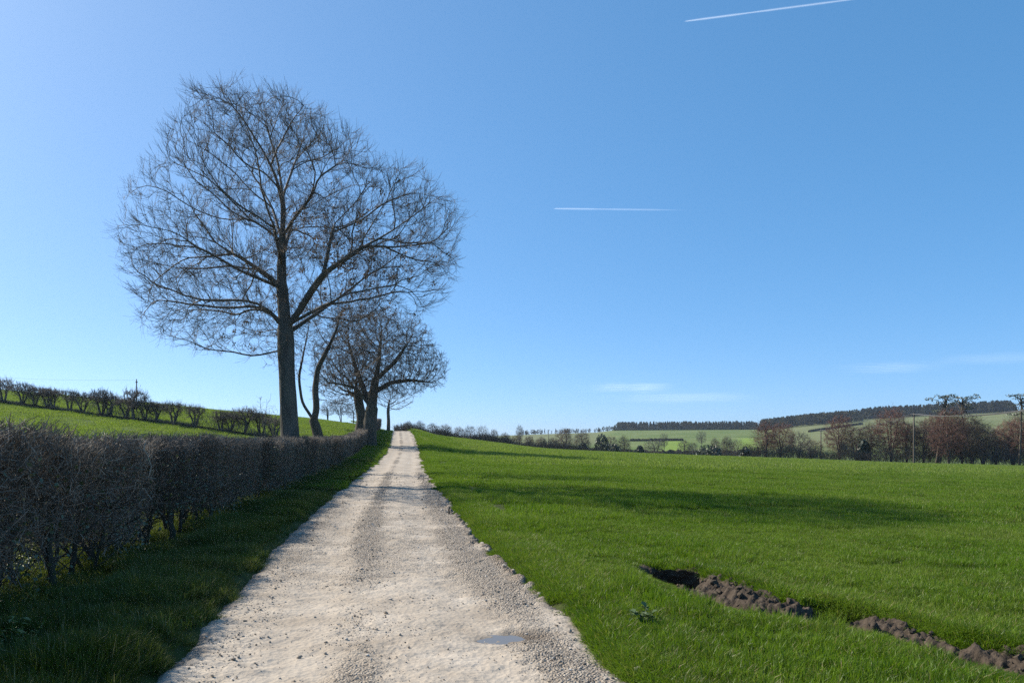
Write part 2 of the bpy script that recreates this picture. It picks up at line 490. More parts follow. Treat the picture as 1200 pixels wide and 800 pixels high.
def ground_z(X, Y):
    X = np.asarray(X, float); Y = np.asarray(Y, float)
    z = base_z(X, Y)
    u = X - xc(Y); au = np.abs(u)
    off = sstep(1.5, 2.0, au)
    fade = 1 - sstep(60, 160, np.hypot(X, Y))
    z = z + off * fade * (0.035 * fbm(X / 0.9, Y / 0.9, 3, 3) + 0.07 * fbm(X / 5, Y / 5, 3, 5))
    # verge lip and the bumpy bank under the hedge
    z = z + np.where(u < 0, 1, 0) * sstep(1.45, 1.95, au) * (1 - sstep(4.5, 7, au)) * fade * (0.09 + 0.10 * fbm(X / 0.55, Y / 0.7, 2, 8))
    z = z + np.where(u > 0, 1, 0) * sstep(1.5, 1.8, au) * (1 - sstep(2.2, 3.5, au)) * 0.05
    z = z - (1 - sstep(1.35, 1.62, au)) * 0.09
    # torn rut
    d, t, sd = polydist(X, Y, RUT)
    f = np.exp(-(d / 0.22) ** 4)
    dep = np.interp(t, [0, .15, .5, 1.0, 1.3, 2.0, 2.6, 3.2, 4.0, 5.3], [0, .12, .20, .16, .05, .03, .08, .06, .10, .07])
    z = z - f * dep
    lip = np.interp(t, [0, .2, .5, 1.1, 1.6, 2.3, 2.6, 3.0, 3.4, 5.3], [0, .0, .02, .04, .05, .05, .04, .04, .05, .05])
    z = z + np.where(sd < 0, lip * np.exp(-((d - .40) / .17) ** 2), 0)
    rd, rt, rs = polydist(X, Y, np.array([(1.64, 8.62), (1.88, 8.61), (2.06, 8.55)]))
    z = z + 0.09 * np.exp(-(rd / .15) ** 2) - 0.24 * np.exp(-(((X - 1.82) / .24) ** 2 + ((Y - 8.24) / .24) ** 2) ** 2)
    z = z - np.where((sd > 0) & (d < 1.0), 0.06 * np.exp(-((d - .3) / .25) ** 2) * sstep(0, .4, t), 0)
    return z

def halfw(Y, side):
    Y = np.asarray(Y, float)
    return 1.55 + 0.10 * fbm(Y / 0.55, Y * 0 + side * 7.7, 3, 21) + 0.08 * fbm(Y / 3.0, Y * 0 + side * 3.1, 2, 22)

def soil_mask(X, Y):
    d, t, sd = polydist(X, Y, RUT)
    wv = np.interp(t, [0, .2, .6, 1.2, 1.9, 2.25, 2.45, 2.7, 2.85, 3.0, 3.2, 4.0, 4.6, 5.3], [.08, .17, .22, .22, .20, .11, .17, .17, .02, .02, .13, .12, .16, .16])
    wv = wv + np.where(sd < 0, .08, 0.03)
    pit = ((np.asarray(X) - 1.86) / .29) ** 2 + ((np.asarray(Y) - 8.34) / .30) ** 2
    a = 1 - sstep(-0.05, 0.05, d - wv - (0.08 + .14 * sstep(2.8, 3.1, t)) * fbm(X / 0.16, Y / 0.16, 3, 77))
    return np.maximum(a, 1 - sstep(.8, 1.15, pit + .3 * fbm(X / .12, Y / .12, 2, 78)))

def axis(fine_lo, fine_hi, step, lo, hi, grow):
    a = list(np.arange(fine_lo, fine_hi + 1e-6, step))
    s = step; v = a[-1]
    while v < hi:
        s *= grow; v += s; a.append(v)
    s = step; v = fine_lo; b = []
    while v > lo:
        s *= grow; v -= s; b.append(v)
    return np.array(b[::-1] + a)

ax = axis(-5.0, 5.0, 0.055, -4200, 4200, 1.042)
ay = axis(3.0, 11.0, 0.055, -120, 4600, 1.019)
GX, GY = np.meshgrid(ax, ay)
GZ = ground_z(GX, GY)
me = grid_mesh("ground", GX, GY, GZ)
add_attr(me, "soil", np.clip(soil_mask(GX, GY), 0, 1).ravel())
_p = 600 + F * GX / np.maximum(GY, 1)
pale = sstep(300, 420, GY) * (sstep(880, 930, _p)) * (0.75 + 0.25 * fbm(GX / 90, GY / 90, 2, 9))
pale = np.maximum(pale, 0.85 * sstep(380, 460, GY) * (1 - sstep(690, 725, _p)))
add_attr(me, "pale", np.clip(pale, 0, 1).ravel())
lime = sstep(330, 350, GY) * (1 - sstep(470, 490, GY)) * sstep(770, 780, _p) * (1 - sstep(800, 812, _p))
lime = np.maximum(lime, sstep(330, 350, GY) * (1 - sstep(520, 545, GY)) * sstep(862, 868, _p) * (1 - sstep(880, 890, _p)))
add_attr(me, "lime", np.clip(lime, 0, 1).ravel())
g_o = link("ground", me, M['ground'])
tag(g_o, "wide green pasture sloping down to the right of the track", None, None, "structure")

# ------------------------------------------------------------------ gravel track
def track_sheet():
    ty = axis(3.2, 16.0, 0.03, -30, 150, 1.012)
    tu = np.linspace(-2.0, 2.0, 118)
    U, Y = np.meshgrid(tu, ty)
    X = xc(Y) + U
    z = base_z(X, Y) + 0.004
    hw = np.where(U < 0, halfw(Y, -1), halfw(Y, 1))
    au = np.abs(U)
    ed = sstep(hw - 0.18, hw + 0.30, au)
    z = z - 0.16 * ed
    near = 1 - sstep(25, 60, Y)
    # wheel ruts, crown, lumps
    rut = np.exp(-((U + 0.72) / 0.30) ** 2) + np.exp(-((U - 0.72) / 0.30) ** 2)
    z = z - 0.025 * rut
    z = z + near * (0.020 * fbm(X / 0.55, Y / 0.35, 4, 41) + 0.012 * fbm(X / 0.11, Y / 0.09, 3, 42))
    z = z + near * 0.012 * np.clip(fbm(X / 0.9, Y / 0.5, 2, 53) + .3, 0, 1) * fbm(X / 0.05, Y / 0.045, 2, 54)
    clump = np.clip(fbm(X / 0.35, Y / 0.22, 3, 43), 0, 1)
    rough_zone = np.clip(1.2 - 1.3 * rut, 0.15, 1)
    z = z + near * 0.05 * clump ** 1.5 * rough_zone * fbm(X / 0.06, Y / 0.05, 2, 44).clip(0, 1)
    # crumbly clods along the right edge
    edz = np.exp(-((U - (hw - 0.10)) / 0.10) ** 2) * sstep(6, 7.5, Y)
    z = z + near * edz * 0.10 * np.clip(fbm(X / 0.10, Y / 0.12, 2, 45), 0, 1)
    # puddle hollow
    r = np.hypot((X - PUD[0]) / 0.26, (Y - PUD[1]) / 0.15)
    r = r + 0.22 * fbm(X / 0.11, Y / 0.11, 3, 46)
    z = z - 0.050 * np.exp(-(r * 0.95) ** 2 * 1.2)
    me = grid_mesh("gravel_track", X, Y, z)
    loose = 0.95 * np.exp(-((U + 0.26) / 0.20) ** 2) + 0.75 * np.exp(-((U - 1.15) / 0.30) ** 2) + 0.35 * np.exp(-((U + 1.15) / 0.3) ** 2)
    loose = loose * (0.35 + 0.9 * np.clip(0.5 + fbm(X / 1.6, Y / 2.2, 3, 47), 0, 1)) + 0.25 * fbm(X / 0.5, Y / 0.5, 2, 48)
    loose = loose + 0.35 * sstep(6.5, 9, Y) * (1 - sstep(12, 25, Y))
    add_attr(me, "loose", np.clip(loose, 0, 1).ravel())
    dirt = sstep(hw - 0.22, hw + 0.02, au + 0.12 * fbm(X / 0.2, Y / 0.2, 3, 49)) * 0.85
    add_attr(me, "dirt", np.clip(dirt + 0.5 * edz * (fbm(X / 0.1, Y / 0.1, 2, 50) > 0.1), 0, 0.9).ravel())
    add_attr(me, "wet", np.clip(1.25 - r * 0.75, 0, 1).ravel())
    o = link("gravel_track", me, M['track'])
    tag(o, "pale stony farm track running uphill beside the hedge", None, None, "structure")
    return U, Y, z
track_sheet()

def track_z(X, Y): return base_z(X, Y) + 0.004

# puddle: level water in the hollow
def puddle():
    n = 40; a = np.linspace(0, 2 * np.pi, n, endpoint=False)
    z = float(track_z(np.array([PUD[0]]), np.array([PUD[1]]))[0]) - 0.040
    V = [(PUD[0], PUD[1], z)]
    for k in range(n):
        V.append((PUD[0] + 0.34 * math.cos(a[k]), PUD[1] + 0.20 * math.sin(a[k]), z))
    f = np.array([(0, 1 + k, 1 + (k + 1) % n) for k in range(n)])
    o = link("puddle", mesh_from("puddle", V, [f]), M['water'])
    tag(o, "small shallow puddle in the right wheel rut reflecting sky", None, None, "structure")
puddle()

# ------------------------------------------------------------------ instancing of uncountable stuff
def scatter(name, pts, rot, scl, idx, protos, label, cat=None):
    pc = bpy.data.collections.new(name + "_pieces")
    for i, pmesh in enumerate(protos):
        po = bpy.data.objects.new("%s_piece_%02d" % (name, i), pmesh); pc.objects.link(po)
    me = bpy.data.meshes.new(name)
    me.vertices.add(len(pts)); me.vertices.foreach_set("co", np.asarray(pts, np.float32).ravel())
    a = me.attributes.new("rot", 'FLOAT_VECTOR', 'POINT'); a.data.foreach_set("vector", np.asarray(rot, np.float32).ravel())
    a = me.attributes.new("scl", 'FLOAT_VECTOR', 'POINT')
    scl = np.asarray(scl, np.float32)
    if scl.ndim == 1: scl = np.repeat(scl[:, None], 3, 1)
    a.data.foreach_set("vector", scl.ravel())
    a = me.attributes.new("idx", 'INT', 'POINT'); a.data.foreach_set("value", np.asarray(idx, np.int32))
    o = link(name, me)
    ng = bpy.data.node_groups.new(name + "_nodes", 'GeometryNodeTree')
    ng.interface.new_socket("Geometry", in_out='INPUT', socket_type='NodeSocketGeometry')
    ng.interface.new_socket("Geometry", in_out='OUTPUT', socket_type='NodeSocketGeometry')
    gi = ng.nodes.new("NodeGroupInput"); go = ng.nodes.new("NodeGroupOutput")
    ci = ng.nodes.new("GeometryNodeCollectionInfo")
    ci.inputs["Collection"].default_value = pc
    ci.inputs["Separate Children"].default_value = True
    ci.inputs["Reset Children"].default_value = True
    ip = ng.nodes.new("GeometryNodeInstanceOnPoints")
    ip.inputs["Pick Instance"].default_value = True
    def na(nm, dt):
        n = ng.nodes.new("GeometryNodeInputNamedAttribute"); n.data_type = dt
        n.inputs["Name"].default_value = nm
        return next(s for s in n.outputs if s.enabled)
    ng.links.new(gi.outputs[0], ip.inputs["Points"])
    ng.links.new(ci.outputs[0], ip.inputs["Instance"])
    ng.links.new(na("idx", 'INT'), ip.inputs["Instance Index"])
    ng.links.new(na("rot", 'FLOAT_VECTOR'), ip.inputs["Rotation"])
    ng.links.new(na("scl", 'FLOAT_VECTOR'), ip.inputs["Scale"])
    ng.links.new(ip.outputs[0], go.inputs[0])
    md = o.modifiers.new("scatter", 'NODES'); md.node_group = ng
    tag(o, label, cat, None, "stuff")
    return o

def blades_mesh(name, n, size, lo, hi, width, mat, seed, lean=0.35, round_=False, clumps=0):
    r = np.random.default_rng(seed)
    if round_:
        rr = size * 0.5 * np.sqrt(r.random(n)); a = r.random(n) * 2 * np.pi
        x = rr * np.cos(a); y = rr * np.sin(a)
    else:
        x = (r.random(n) - .5) * size; y = (r.random(n) - .5) * size
    if clumps:
        cx = (r.random(clumps) - .5) * size; cy = (r.random(clumps) - .5) * size
        k = r.integers(0, clumps, n); m = r.random(n) < 0.6
        x = np.where(m, cx[k] + r.normal(0, 0.018 * size / 0.5, n), x); y = np.where(m, cy[k] + r.normal(0, 0.018 * size / 0.5, n), y)
    hgt = lo + (hi - lo) * r.random(n) ** 1.3
    if not round_ and clumps:
        hgt *= 0.75 + 0.5 * vnoise(x / (size * 0.22) + 50, y / (size * 0.22) + 50, seed)
    az = r.random(n) * 2 * np.pi
    ln = np.abs(r.normal(0, lean, n)) + 0.08
    if round_:
        az = np.arctan2(y, x) + r.normal(0, .8, n); ln = ln + 0.5 * np.hypot(x, y) / (size * .5)
    bend = r.normal(0.35, 0.35, n)
    faz = r.random(n) * np.pi
    wx, wy = np.cos(faz) * width * .5, np.sin(faz) * width * .5
    w = (0.7 + 0.6 * r.random(n))
    def pt(t):
        th = ln + bend * t
        d = hgt * t
        return x + np.cos(az) * np.sin(th) * d, y + np.sin(az) * np.sin(th) * d, np.cos(th) * d
    p0 = (x, y, np.full(n, -0.03)); p1 = pt(0.55); p2 = pt(1.0)
    V = np.zeros((n, 5, 3))
    for j, (p, s, ww) in enumerate(((p0, -1, 1), (p0, 1, 1), (p1, -1, .85), (p1, 1, .85), (p2, 0, 0))):
        V[:, j, 0] = p[0] + s * wx * w * ww; V[:, j, 1] = p[1] + s * wy * w * ww; V[:, j, 2] = p[2]
    b = np.arange(n)[:, None] * 5
    me = mesh_from(name, V.reshape(-1, 3), [b + np.array([[0, 1, 3, 2]]), b + np.array([[2, 3, 4]])], False)
    t = np.clip(r.normal(.45, .25, n), 0, 1)
    tv = np.stack([t * .55, t * .55, t * .9, t * .9, np.clip(t * 1.2, 0, 1)], 1)
    add_attr(me, "tint", tv.ravel())
    add_attr(me, "dry", np.repeat(r.random(n), 5))
    me.materials.append(mat)
    return me

def normals(fn, x, y, e=0.3):
    dx = (fn(x + e, y) - fn(x - e, y)) / (2 * e); dy = (fn(x, y + e) - fn(x, y - e)) / (2 * e)
    return dx, dy

def lay(x, y, r, zscale_noise=0.25, lift=0.0):
    """points + euler aligned to slope with a random spin"""
    z = ground_z(x, y)
    dx, dy = normals(base_z, x, y)
    n = np.stack([-dx, -dy, np.ones_like(dx)], 1); n /= np.linalg.norm(n, axis=1)[:, None]
    rot = np.zeros((len(x), 3))
    spin = r.random(len(x)) * 2 * np.pi
    for i in range(len(x)):
        q = Vector(n[i]).to_track_quat('Z', 'Y') @ Matrix.Rotation(spin[i], 3, 'Z').to_quaternion()
        rot[i] = q.to_euler()
    return np.stack([x, y, z + lift], 1), rot

def in_view(x, y, m=1.5):
    return (y > 2.5) & (np.abs(x) < 0.75 * y + m)

def field_grass():
    r = np.random.default_rng(11)
    protos = []
    for k in range(4): protos.append(blades_mesh("turf_near_%d" % k, 2300, 0.56, 0.05, 0.125, 0.0048, M['blade_near'], 100 + k, 0.38, False, 40))
    for k in range(3): protos.append(blades_mesh("turf_mid_%d" % k, 2600, 1.15, 0.05, 0.13, 0.009, M['blade_near'], 110 + k, 0.38, False, 50))
    for k in range(3): protos.append(blades_mesh("turf_far_%d" % k, 3200, 4.6, 0.06, 0.17, 0.03, M['blade_far'], 120 + k, 0.4, False, 60))
    for k in range(4): protos.append(blades_mesh("tuft_%d" % k, 70, 0.16, 0.05, 0.12, 0.0048, M['blade_near'], 130 + k, 0.4, True))
    P, R, S, I = [], [], [], []
    def put(x, y, sc_, idx, hs):
        p, ro = lay(x, y, r)
        P.append(p); R.append(ro)
        S.append(np.stack([sc_, sc_, sc_ * hs], 1)); I.append(idx)
    # near patches
    g = np.arange(0, 60, 0.46)
    x, y = [a.ravel() for a in np.meshgrid(np.arange(-4, 16, 0.46), np.arange(2.8, 15, 0.46))]
    x = x + r.normal(0, .06, len(x)); y = y + r.normal(0, .06, len(y))
    u = x - xc(y); d, t, sd = polydist(x, y, RUT)
    clear = np.interp(t, [0, 2.6, 2.75, 3.05, 3.2], [.62, .55, .35, .35, .5])
    k = (u > 1.95) & (d > clear) & in_view(x, y) & (np.hypot(x - 1.82, y - 8.02) > .75)
    x, y = x[k], y[k]
    hs = 0.5 + 0.7 * np.clip(0.5 + 0.9 * fbm(x / 1.2, y / 1.2, 3, 61), 0, 1)
    put(x, y, 0.95 + 0.15 * r.random(len(x)), r.integers(0, 4, len(x)), hs)
    # small tufts along the track edge and the rut
    n = 48000
    y = 3.0 + 22 * r.random(n) ** 1.8; x = xc(y) + 1.20 + 1.05 * r.random(n)
    e = x - xc(y) - halfw(y, 1)
    k = (r.random(n) < np.maximum(0.95 * sstep(-0.08, 0.20, e + 0.20 * fbm(x / .25, y / .3, 3, 63)), .012)) & in_view(x, y)
    x1, y1 = x[k], y[k]
    n = 9000
    tt = r.integers(0, len(RUT) - 1, n); f = r.random(n)
    c = RUT[tt] * (1 - f[:, None]) + RUT[tt + 1] * f[:, None]
    x = c[:, 0] + r.uniform(-.85, .85, n); y = c[:, 1] + r.uniform(-.85, .85, n)
    k = (r.random(n) > soil_mask(x, y) * 1.02) & (x - xc(y) > 1.6)
    x = np.concatenate([x1, x[k]]); y = np.concatenate([y1, y[k]])
    d, t, sd = polydist(x, y, RUT)
    hide = np.exp(-((x - 1.77) / .35) ** 2 - ((y - 7.77) / .45) ** 2)
    low = np.where(hide > .3, .55, 1.0) * np.where((d < .75) & (sd > 0) & (t < 2.4), .5, 1.0) * np.where((d < .6) & (sd > 0) & (t >= 2.4), .7, 1.0)
    put(x, y, 0.7 + 0.5 * r.random(len(x)), r.integers(10, 14, len(x)), (0.6 + 0.45 * r.random(len(x))) * low)
    # middle distance
    x, y = [a.ravel() for a in np.meshgrid(np.arange(-12, 42, 0.95), np.arange(14.6, 48, 0.95))]
    x = x + r.normal(0, .15, len(x)); y = y + r.normal(0, .15, len(y))
    k = (x - xc(y) > 2.25) & in_view(x, y, 2)
    x, y = x[k], y[k]
    hs = 0.55 + 0.9 * np.clip(0.5 + 0.9 * fbm(x / 2.0, y / 2.0, 3, 62), 0, 1)
    put(x, y, 0.95 + 0.15 * r.random(len(x)), r.integers(4, 7, len(x)), hs)
    # far
    x, y = [a.ravel() for a in np.meshgrid(np.arange(-110, 110, 3.8), np.arange(46, 140, 3.8))]
    x = x + r.normal(0, .5, len(x)); y = y + r.normal(0, .5, len(y))
    k = (np.abs(x - xc(y)) > 4.2) & in_view(x, y, 22)
    x2, y2 = x[k], y[k]
    # field left of the hedge
    x, y = [a.ravel() for a in np.meshgrid(np.arange(-60, -5, 3.8), np.arange(8, 46, 3.8))]
    k = (x - xc(y) < -6.5) & in_view(x, y, 22)
    x = np.concatenate([x2, x[k]]); y = np.concatenate([y2, y[k]])
    # far strips beside the track
    offs = [2.3, 3.2, 4.1, 5.0, 5.9, -2.35, -3.2, -4.1, -5.0, -5.9]
    y3 = np.repeat(np.arange(46, 120, 0.95), len(offs)); x3 = xc(y3) + np.tile(offs, len(y3) // len(offs)) + r.normal(0, .12, len(y3))
    put(x, y, 0.95 + 0.2 * r.random(len(x)), r.integers(7, 10, len(x)), 0.75 + 0.6 * r.random(len(x)))
    y4 = np.repeat(np.arange(22, 118, 0.5), 4); x4 = xc(y4) + np.tile([1.72, 2.05, -1.75, -2.1], len(y4) // 4) + r.normal(0, .1, len(y4))
    put(x4, y4, 0.40 + 0.15 * r.random(len(x4)), r.integers(4, 7, len(x4)), 1.6 + 0.8 * r.random(len(x4)))
    put(x3, y3, 0.9 + 0.2 * r.random(len(x3)), r.integers(4, 7, len(x3)), 0.9 + 0.6 * r.random(len(x3)))
    scatter("field_grass", np.concatenate(P), np.concatenate(R), np.concatenate(S), np.concatenate(I), protos,
            "short lush grass covering the sloping field", "grass")
field_grass()

def verge_grass():
    r = np.random.default_rng(12)
    protos = []
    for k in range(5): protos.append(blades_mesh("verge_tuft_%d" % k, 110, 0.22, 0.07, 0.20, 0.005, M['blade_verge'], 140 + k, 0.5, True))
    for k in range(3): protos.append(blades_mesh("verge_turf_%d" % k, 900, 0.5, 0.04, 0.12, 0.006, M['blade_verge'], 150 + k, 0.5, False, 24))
    n = 30000
    y = 3.0 + 45 * r.random(n) ** 1.8; v = r.random(n)
    x = xc(y) - 1.15 - 3.15 * v
    e = -(x - xc(y)) - halfw(y, -1)
    tus = np.clip(0.5 + 0.9 * fbm(x / 0.6, y / 0.8, 3, 71), 0, 1)
    k = (r.random(n) < np.maximum(0.95 * sstep(-0.10, 0.15, e + 0.22 * fbm(x / .3, y / .35, 3, 73)), .012)) & in_view(x, y, 2) & (r.random(n) < 0.35 + tus)
    x, y, tus = x[k], y[k], tus[k]
    p, ro = lay(x, y, r)
    s = 0.5 + 0.4 * r.random(len(x)) + 0.6 * tus
    e2 = -(x - xc(y)) - 1.55
    s *= 0.78 * (0.6 + 0.4 * sstep(0.0, 0.4, e2)) * (1 - 0.45 * sstep(0.9, 1.6, e2))
    S = np.stack([s, s, s * (0.75 + 0.5 * tus)], 1); I = r.integers(0, 5, len(x))
    y2 = np.repeat(np.arange(3, 48, 0.42), 7); x2 = xc(y2) - np.tile(np.arange(1.95, 4.8, 0.42)[:7], len(y2) // 7) + r.normal(0, .06, len(y2))
    k = in_view(x2, y2, 2); x2, y2 = x2[k], y2[k]
    p2, ro2 = lay(x2, y2, r)
    s2 = 0.9 + 0.2 * r.random(len(x2))
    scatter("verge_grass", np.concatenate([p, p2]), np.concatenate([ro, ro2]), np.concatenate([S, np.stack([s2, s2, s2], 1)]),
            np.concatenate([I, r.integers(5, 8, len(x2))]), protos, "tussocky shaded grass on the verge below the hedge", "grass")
verge_grass()

# ------------------------------------------------------------------ stones and gravel
def stone_mesh(name, seed, flat=0.6, rough=0.25, sub=2, mat=None):
    r = np.random.default_rng(seed)
    import bmesh
    bm = bmesh.new(); bmesh.ops.create_icosphere(bm, subdivisions=sub, radius=1.0)
    V = np.array([v.co[:] for v in bm.verts]); Fc = np.array([[v.index for v in f.verts] for f in bm.faces]); bm.free()
    ax_ = r.normal(0, 1, (7, 3)); ax_ /= np.linalg.norm(ax_, axis=1)[:, None]
    cut = r.uniform(0.55, 0.95, 7)
    for a, c in zip(ax_, cut):
        d = V @ a; V = V - np.clip(d - c, 0, None)[:, None] * a * 0.9
    V += r.normal(0, rough * 0.15, V.shape)
    V *= np.array([1.0, r.uniform(.65, .95), flat])
    me = mesh_from(name, V * 0.5, [Fc], False)
    me.materials.append(mat or M['stone'])
    return me

def gravel():
    r = np.random.default_rng(31)
    protos = [stone_mesh("pebble_%d" % k, 300 + k, r.uniform(.5, .75), .3, 1, M['gravel']) for k in range(8)]
    n = 150000
    y = 3.3 + 30 * r.random(n) ** 2.2; u = r.uniform(-1.6, 1.6, n); x = xc(y) + u
    dens = 0.85 * np.exp(-((u + 0.26) / 0.24) ** 2) + 0.8 * np.exp(-((u - 1.2) / 0.30) ** 2) + 0.45 * np.exp(-((u + 1.2) / 0.3) ** 2)
    dens = dens * np.clip(0.5 + 1.0 * fbm(x / 1.2, y / 1.2, 3, 47), 0, 1) + 0.75 * np.clip(fbm(x / .35, y / .25, 3, 43) - .15, 0, 1) + 0.045
    dens = dens * (1 - 0.6 * (np.exp(-((u + .72) / .25) ** 2) + np.exp(-((u - .72) / .22) ** 2)))
    k = r.random(n) < dens
    hw = np.where(u < 0, halfw(y, -1), halfw(y, 1))
    k &= np.abs(u) < hw
    k &= np.hypot((x - PUD[0]) / .33, (y - PUD[1]) / .19) > 1
    x, y = x[k], y[k]
    s = np.clip(0.0078 * np.exp(r.normal(0, .55, len(x))), 0.004, 0.06) * (1 + 0.05 * np.clip(y - 6, 0, 20))
    # the height of the lumpy track surface there
    near = 1 - sstep(25, 60, y)
    uu = x - xc(y)
    rut = np.exp(-((uu + 0.72) / 0.30) ** 2) + np.exp(-((uu - 0.72) / 0.30) ** 2)
    z = track_z(x, y) - 0.025 * rut + near * 0.020 * fbm(x / 0.55, y / 0.35, 4, 41) + near * 0.010 * fbm(x / 0.11, y / 0.09, 3, 42)
    hw2 = np.where(uu < 0, halfw(y, -1), halfw(y, 1))
    z = z - 0.16 * sstep(hw2 - 0.18, hw2 + 0.30, np.abs(uu))
    p = np.stack([x, y, z + s * 0.15], 1)
    rot = np.stack([r.normal(0, .4, len(x)), r.normal(0, .4, len(x)), r.random(len(x)) * 6.28], 1)
    scatter("gravel", p, rot, s, r.integers(0, 8, len(x)), protos, "loose limestone chippings scattered over the track", "gravel")
gravel()

def place_px(px, py, Y=None):
    """ground point under a photo pixel on nearly level ground near the camera"""
    Yv = 8.0
    for _ in range(30):
        X = (px - 600) / F * Yv
        z = float(ground_z(np.array([X]), np.array([Yv]))[0])
        if py <= HY + 1: break
        Yv = 0.5 * Yv + 0.5 * F * (EYE - z) / (py - HY)
    return (px - 600) / F * Yv, Yv

def edge_stones():
    r = np.random.default_rng(33)
    vs = [stone_mesh("stone_%d" % k, 340 + k, .6, .3, 2) for k in range(5)]
    spots = [(747, 789, .115, "angular brown stone half buried at the grass edge, nearest the camera", None),
             (725, 786, .045, "small pale stone beside the angular brown stone at the track edge", None),
             (617, 757, .040, "pale pebble lying at the near rim of the puddle", None)]
    for i in range(22):
        py = 597 + 105 * r.random() ** 1.0
        px = np.interp(py, [597, 621, 650, 680, 702], [533, 548, 574, 604, 628]) + r.normal(0, 5)
        spots.append((px, py, r.uniform(.05, .10), "crumbly stone among the clods lining the grass side of the track", "stones lining the right track edge"))
    for i, (px, py, s, lab, grp) in enumerate(spots):
        x, y = place_px(px, py)
        z = float(track_z(np.array([x]), np.array([y]))[0])
        o = link("stone", vs[i % 5]); o.scale = (s, s * r.uniform(.7, 1), s * r.uniform(.7, 1))
        o.location = (x, y, z + s * .12); o.rotation_euler = (r.normal(0, .3), r.normal(0, .3), r.random() * 6)
        tag(o, lab, "stone", grp)
edge_stones()

# ------------------------------------------------------------------ torn soil in the field
def soil_strips():
    r = np.random.default_rng(35)
    clods = [stone_mesh("clod_%d" % k, 360 + k, .75, .9, 2, M['clod']) for k in range(5)]
    spans = [(0.0, 2.75, "hollow torn strip of bare brown soil with a dark hole at its far end"),
             (2.95, 5.35, "second strip of churned brown soil running to the frame's lower right corner")]
    seg = np.hypot(*np.diff(RUT, axis=0).T); cum = np.concatenate([[0], np.cumsum(seg)])
    for (t0, t1, lab) in spans:
        tt = np.arange(t0, t1, 0.016); vv = np.arange(-0.46, 0.46, 0.016)
        cx = np.interp(tt, cum, RUT[:, 0]); cy = np.interp(tt, cum, RUT[:, 1])
        k = 15
        cxs = np.convolve(np.pad(cx, k, mode='edge'), np.ones(2 * k + 1) / (2 * k + 1), 'valid'); cys = np.convolve(np.pad(cy, k, mode='edge'), np.ones(2 * k + 1) / (2 * k + 1), 'valid')
        tx = np.gradient(cxs); ty = np.gradient(cys); ln = np.hypot(tx, ty); tx /= ln; ty /= ln
        X = cxs[:, None] - ty[:, None] * vv[None]; Y = cys[:, None] + tx[:, None] * vv[None]
        T = tt[:, None] + 0 * X
        m = soil_mask(X, Y)
        prof = np.interp(T, [0, .3, .7, 1.0, 1.3, 1.7, 2.1, 2.35, 2.55, 2.75, 3.0, 3.25, 3.6, 4.2, 5.3],
                         [.01, .0, .0, .01, .06, .09, .06, .03, .11, .04, .02, .08, .04, .05, .05])
        body = prof * np.exp(-(vv[None] / 0.2) ** 2) * (0.8 + 0.5 * fbm(X / .25, Y / .25, 2, 82))
        lump = 0.065 * np.clip(fbm(X / .10, Y / .10, 3, 83) + .25, 0, 1.2) + 0.045 * fbm(X / .035, Y / .035, 2, 84)
        Z = ground_z(X, Y) + m * (0.012 + body + lump * np.interp(T, [0, .9, 1.1], [.4, .4, 1])) - (1 - m) * 0.06
        o = link("bare_soil", grid_mesh("bare_soil", X, Y, Z, True), M['soil'])
        tag(o, lab, "soil")
        if t0 == 0:      # steep raw edge of the hole, turned away from the sun
            wx = np.linspace(1.58, 2.10, 60); wz = np.linspace(-.24, .13, 30)
            WX, WZ = np.meshgrid(wx, wz)
            top = .085 * np.sin(np.clip((WX - 1.56) / .56, 0, 1) * np.pi) ** .5 + .03 * fbm(WX / .08, WX * 0, 2, 87)
            WZ = np.minimum(WZ, top)
            WY = 8.46 - .10 * (WX - 1.52) - .10 * np.clip((WZ + .24) / .37, 0, 1) ** 2 + .05 * fbm(WX / .09, WZ / .09, 3, 86) - .16 * (np.abs(WX - 1.85) / .33) ** 2
            zg = float(base_z(np.array([1.82]), np.array([8.3]))[0])
            ef = link("cut_edge", grid_mesh("cut_edge", WX, WY, WZ + zg, True), M['soil'], o)
        n = 95
        for i in range(n):
            t = r.uniform(t0 + (1.0 if t0 == 0 else 0.1), t1); v = r.normal(0, .13)
            j = min(int((t - t0) / 0.016), len(tt) - 1)
            x = cxs[j] - ty[j] * v; y = cys[j] + tx[j] * v
            jv = int(np.clip((v + .46) / .016, 0, len(vv) - 1))
            z = Z[j, jv]
            s = np.clip(0.036 * np.exp(r.normal(0, .5)), .016, .11)
            c = link("clod", clods[i % 5], None, o)
            c.location = (x, y, z + s * .15); c.scale = (s, s * r.uniform(.7, 1), s * r.uniform(.7, 1.1)); c.rotation_euler = (r.normal(0, .5), r.normal(0, .5), r.random() * 6)
soil_strips()

